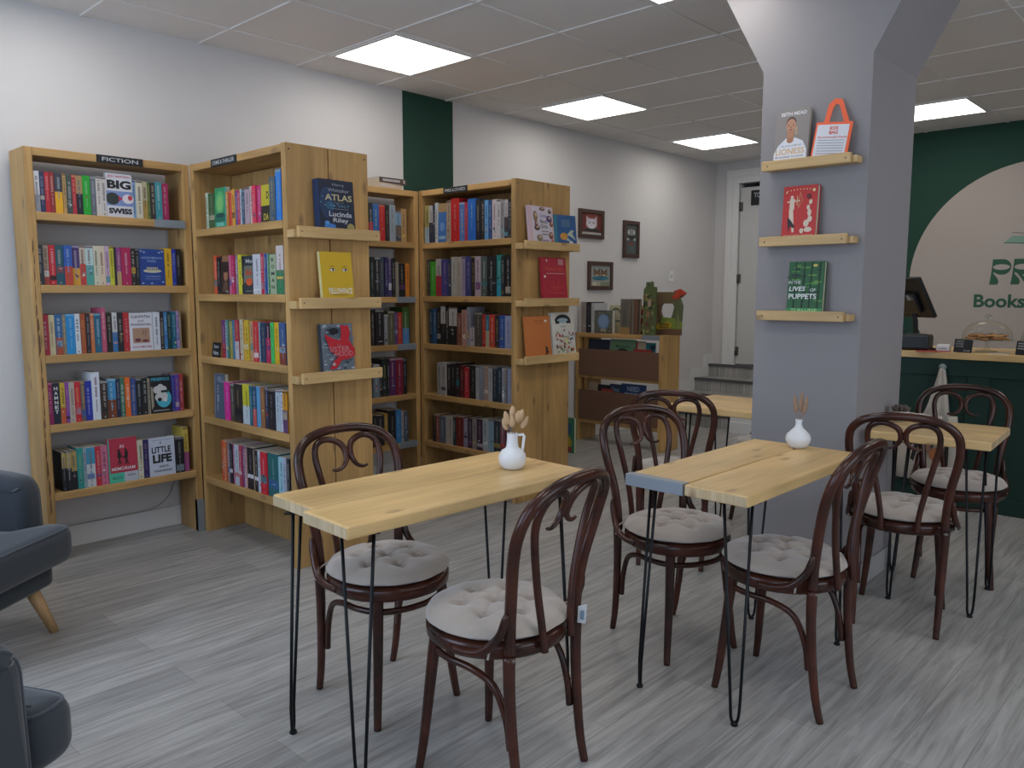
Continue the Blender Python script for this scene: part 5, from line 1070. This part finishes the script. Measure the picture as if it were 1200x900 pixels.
def cake_stand(label, y, food, x=5.90):
    t = thing('cake_stand', label, 'cake stand', (x, y, z), 0, 'glass cake stands')
    GL = glass('stand_glass', .22, (.93, .95, .94))
    MB().lathe([(.0, 0), (.062, 0), (.064, .006), (.03, .012), (.014, .022), (.011, .05), (.014, .068), (.03, .073), (.158, .076), (.160, .081), (.157, .083), (.0, .079)], GL, 48).build('pedestal_plate', t)
    pr = [(.145, .084)]+[(.146*math.cos(a)**.8, .084+.118*math.sin(a)) for a in [rad(q) for q in range(6, 86, 8)]]+[(.012, .202), (.006, .204)]
    d = MB().lathe(pr, glass('dome_glass', .16), 48).build('glass_dome', t)
    MB().ball((0, 0, .226), .022, glass('knob_glass', .3, (.9, .92, .92)), 16, 10).tube([(0, 0, .20), (0, 0, .212)], .007, GL, 10).build('knob', d)
    if food:
        r = random.Random(4); CK = [paint(c, .8, 1) for c in ('a87a48', 'b88a54', '96683a')]; pos = []
        for ring, (n, rr) in enumerate(((8, .098), (5, .055), (6, .085), (3, .04))):
            for i in range(n):
                q = 2*math.pi*i/n+ring*.5; zz = .0815+(0 if ring < 2 else .017)+ring*.0005
                m = MB().lathe([(.0, 0), (.026, 0), (.031, .005), (.029, .012), (.018, .0155), (.0, .016)], r.choice(CK), 14)
                for j in range(5): a = r.uniform(0, 6.28); b_ = r.uniform(0, .02); m.ball((b_*math.cos(a), b_*math.sin(a), .0155), .004, paint('3a2418', .6, 1), 6, 4)
                o = m.build('cookie', None, (x+rr*math.cos(q), y+rr*math.sin(q), z+zz), (r.uniform(-.1, .1), r.uniform(-.1, .1), r.uniform(0, 6)))
                tag(o, 'brown cookie among the pile under the first glass cake dome', 'cookie', 'cookies under the glass dome')
cake_stand('glass cake stand with domed lid over cookies on the counter', 1.289, True)
cake_stand('second glass cake stand, cut off by the right photo edge', .955, False)
tag(MB().box(-.03, .03, -.055, .055, 0, .004, paint('d0ccc2', .6, 1)).build('paper_slip', None, (5.735, 1.18, z), (0, 0, .05)), 'white paper slip at the foot of the first cake stand', 'paper')
# cloth bag hanging on the counter front
t = thing('tote_bag', 'cream cloth bag hanging from a grey knob on the green counter', 'bag', (CX-.016, 1.545, 0), -math.pi/2)
CLOTH = fabric('calico', (.50, .44, .37), 500, .95, .1)
def cloth(pts_lr, y0, amp, k, th):
    m = MB(); vs = []; fs = []; N_ = 14
    for (z_, l, r_) in pts_lr:
        for j in range(N_+1):
            u = j/N_; xx = l+(r_-l)*u; vs.append((xx, y0-amp*math.sin(u*k+z_*3)-.012*math.sin(u*math.pi), z_))
    R_ = len(pts_lr)
    for (z_, l, r_) in pts_lr:
        for j in range(N_+1):
            u = j/N_; xx = l+(r_-l)*u; vs.append((xx, y0+th, z_))
    o = R_*(N_+1)
    for i in range(R_-1):
        for j in range(N_):
            a = i*(N_+1)+j; fs.append((a, a+1, a+N_+2, a+N_+1)); fs.append((o+a, o+a+N_+1, o+a+N_+2, o+a+1))
        for e in (0, N_): a = i*(N_+1)+e; fs.append((a, a+N_+1, o+a+N_+1, o+a))
    for i in (0, R_-1):
        for j in range(N_): a = i*(N_+1)+j; fs.append((a, o+a, o+a+1, a+1))
    return m.geo(vs, fs, CLOTH, True)
cloth([(.16, -.19, .20), (.30, -.195, .20), (.45, -.185, .185), (.56, -.17, .17), (.60, -.16, .165)], -.03, .006, 9, .03).build('bag_body', t, weld=True)
cloth([(.56, -.045, .125), (.66, -.01, .115), (.76, .018, .102), (.84, .036, .092), (.895, .046, .082), (.91, .052, .078)], -.034, .006, 14, .02).build('strap', t, weld=True)
m = MB(); A = Art(m, .26, .30, -.062, .01); A.ell(.45, .62, .26, .30, '17120f', 16).poly([(.2, .05), (.32, .5), (.24, .6), (.12, .1)], '1c1512').ell(.46, .45, .13, .18, '8f6a54').ell(.75, .25, .2, .16, 'a8663a').rect(.9, .02, 1.0, .62, '1a1614'); m.build('print', t, (0, 0, .27), label='dark printed figure with orange patch')
k = tag(MB().lathe([(.0, 0), (.012, 0), (.010, .022), (.022, .030), (.024, .042), (.016, .052), (.0, .054)], paint('7f8a88', .5, 1), 20).build('coat_knob', None, (CX-.0005, 1.480, .915), (0, -math.pi/2, 0)), 'round grey knob on the counter front holding the cloth bag', 'knob')

# ------------------------------------------------------------------ wall emblem behind the counter
t = thing('wall_emblem', 'large beige circle with green lettering and book emblem on the green wall', 'wall sign', (XG, 1.439, 1.503), -math.pi/2)
m = MB(); n = 96; Rr = 1.024; vs = [(Rr*math.cos(2*math.pi*i/n), -.004, Rr*math.sin(2*math.pi*i/n)) for i in range(n)]+[(Rr*math.cos(2*math.pi*i/n), 0, Rr*math.sin(2*math.pi*i/n)) for i in range(n)]
m.geo(vs, [tuple(range(n)), tuple(range(2*n-1, n-1, -1))]+[(i, n+i, n+(i+1) % n, (i+1) % n) for i in range(n)], BEIGE); m.build('circle', t)
EG = paint('2f5a44', .8, 1); EL = paint('7f9f8c', .8, 1)
def flat(pts, mat, y=-.0046, name='letter'):
    b = MB(); n = len(pts); b.geo([(x, y, q) for x, q in pts]+[(x, -.004, q) for x, q in pts], [tuple(range(n)), tuple(range(2*n-1, n-1, -1))]+[(i, n+i, n+(i+1) % n, (i+1) % n) for i in range(n)], mat); return b.build(name, t)
cs = 1/736*.09*0+1
def K(px, py): return (-.352+(px-415)*.000755, .184-(py-362)*.000915)          # letter grid
def arc(cx, cy, rx, ry, a0, a1, n=14): return [(cx+rx*math.cos(rad(a0+(a1-a0)*i/n)), cy-ry*math.sin(rad(a0+(a1-a0)*i/n))) for i in range(n+1)]
def holed_p(dx, leg=False):
    out = [(435, 362), (540, 362)]+arc(540, 436, 88, 74, 90, -90)+[(510, 509), (478, 500), (452, 486), (446, 494), (470, 520), (497, 550), (507, 580), (495, 605), (412, 605), (424, 510), (430, 440)]
    flat([K(x+dx, y) for x, y in out], EG, name='letter_r' if leg else 'letter_p')
    o = flat([K(x+dx, y) for x, y in arc(528, 437, 86, 27, 0, 345, 23)], BEIGE, -.0052, 'letter_counter')
    if leg:
        flat([K(x+dx, y) for x, y in [(452, 470), (475, 466), (560, 545), (600, 560), (640, 605), (560, 605), (530, 560)]], EG, -.0054, 'letter_leg')
        flat([K(x+dx, y) for x, y in [(446, 500), (458, 495), (520, 545), (560, 600), (548, 605), (505, 560)]], BEIGE, -.0058, 'letter_gap')
holed_p(0); holed_p(217, True)
m = MB(); vs, fs = text_geo('Books', .03); x0, x1 = -.468, -.468+.40
m.geo([((x0+x1)/2+u*(x1-x0), -.0048, -.183+v_*.118) for u, v_ in vs], fs, EG); m.build('lettering', t)
flat([(-.262, .325), (-.20, .385), (.02, .375), (.0, .315)], EL, name='emblem_page'); flat([(.02, .375), (.24, .385), (.30, .325), (.0, .315)], EL, name='emblem_page')
flat([(-.265, .322), (-.262, .328), (.0, .318), (.30, .328), (.303, .322), (.0, .308)], EG, -.005, 'emblem_edge'); flat([(-.205, .408), (-.20, .414), (.02, .395), (.24, .414), (.245, .408), (.02, .389)], paint('6a6258', .8, 1), -.005, 'emblem_line')
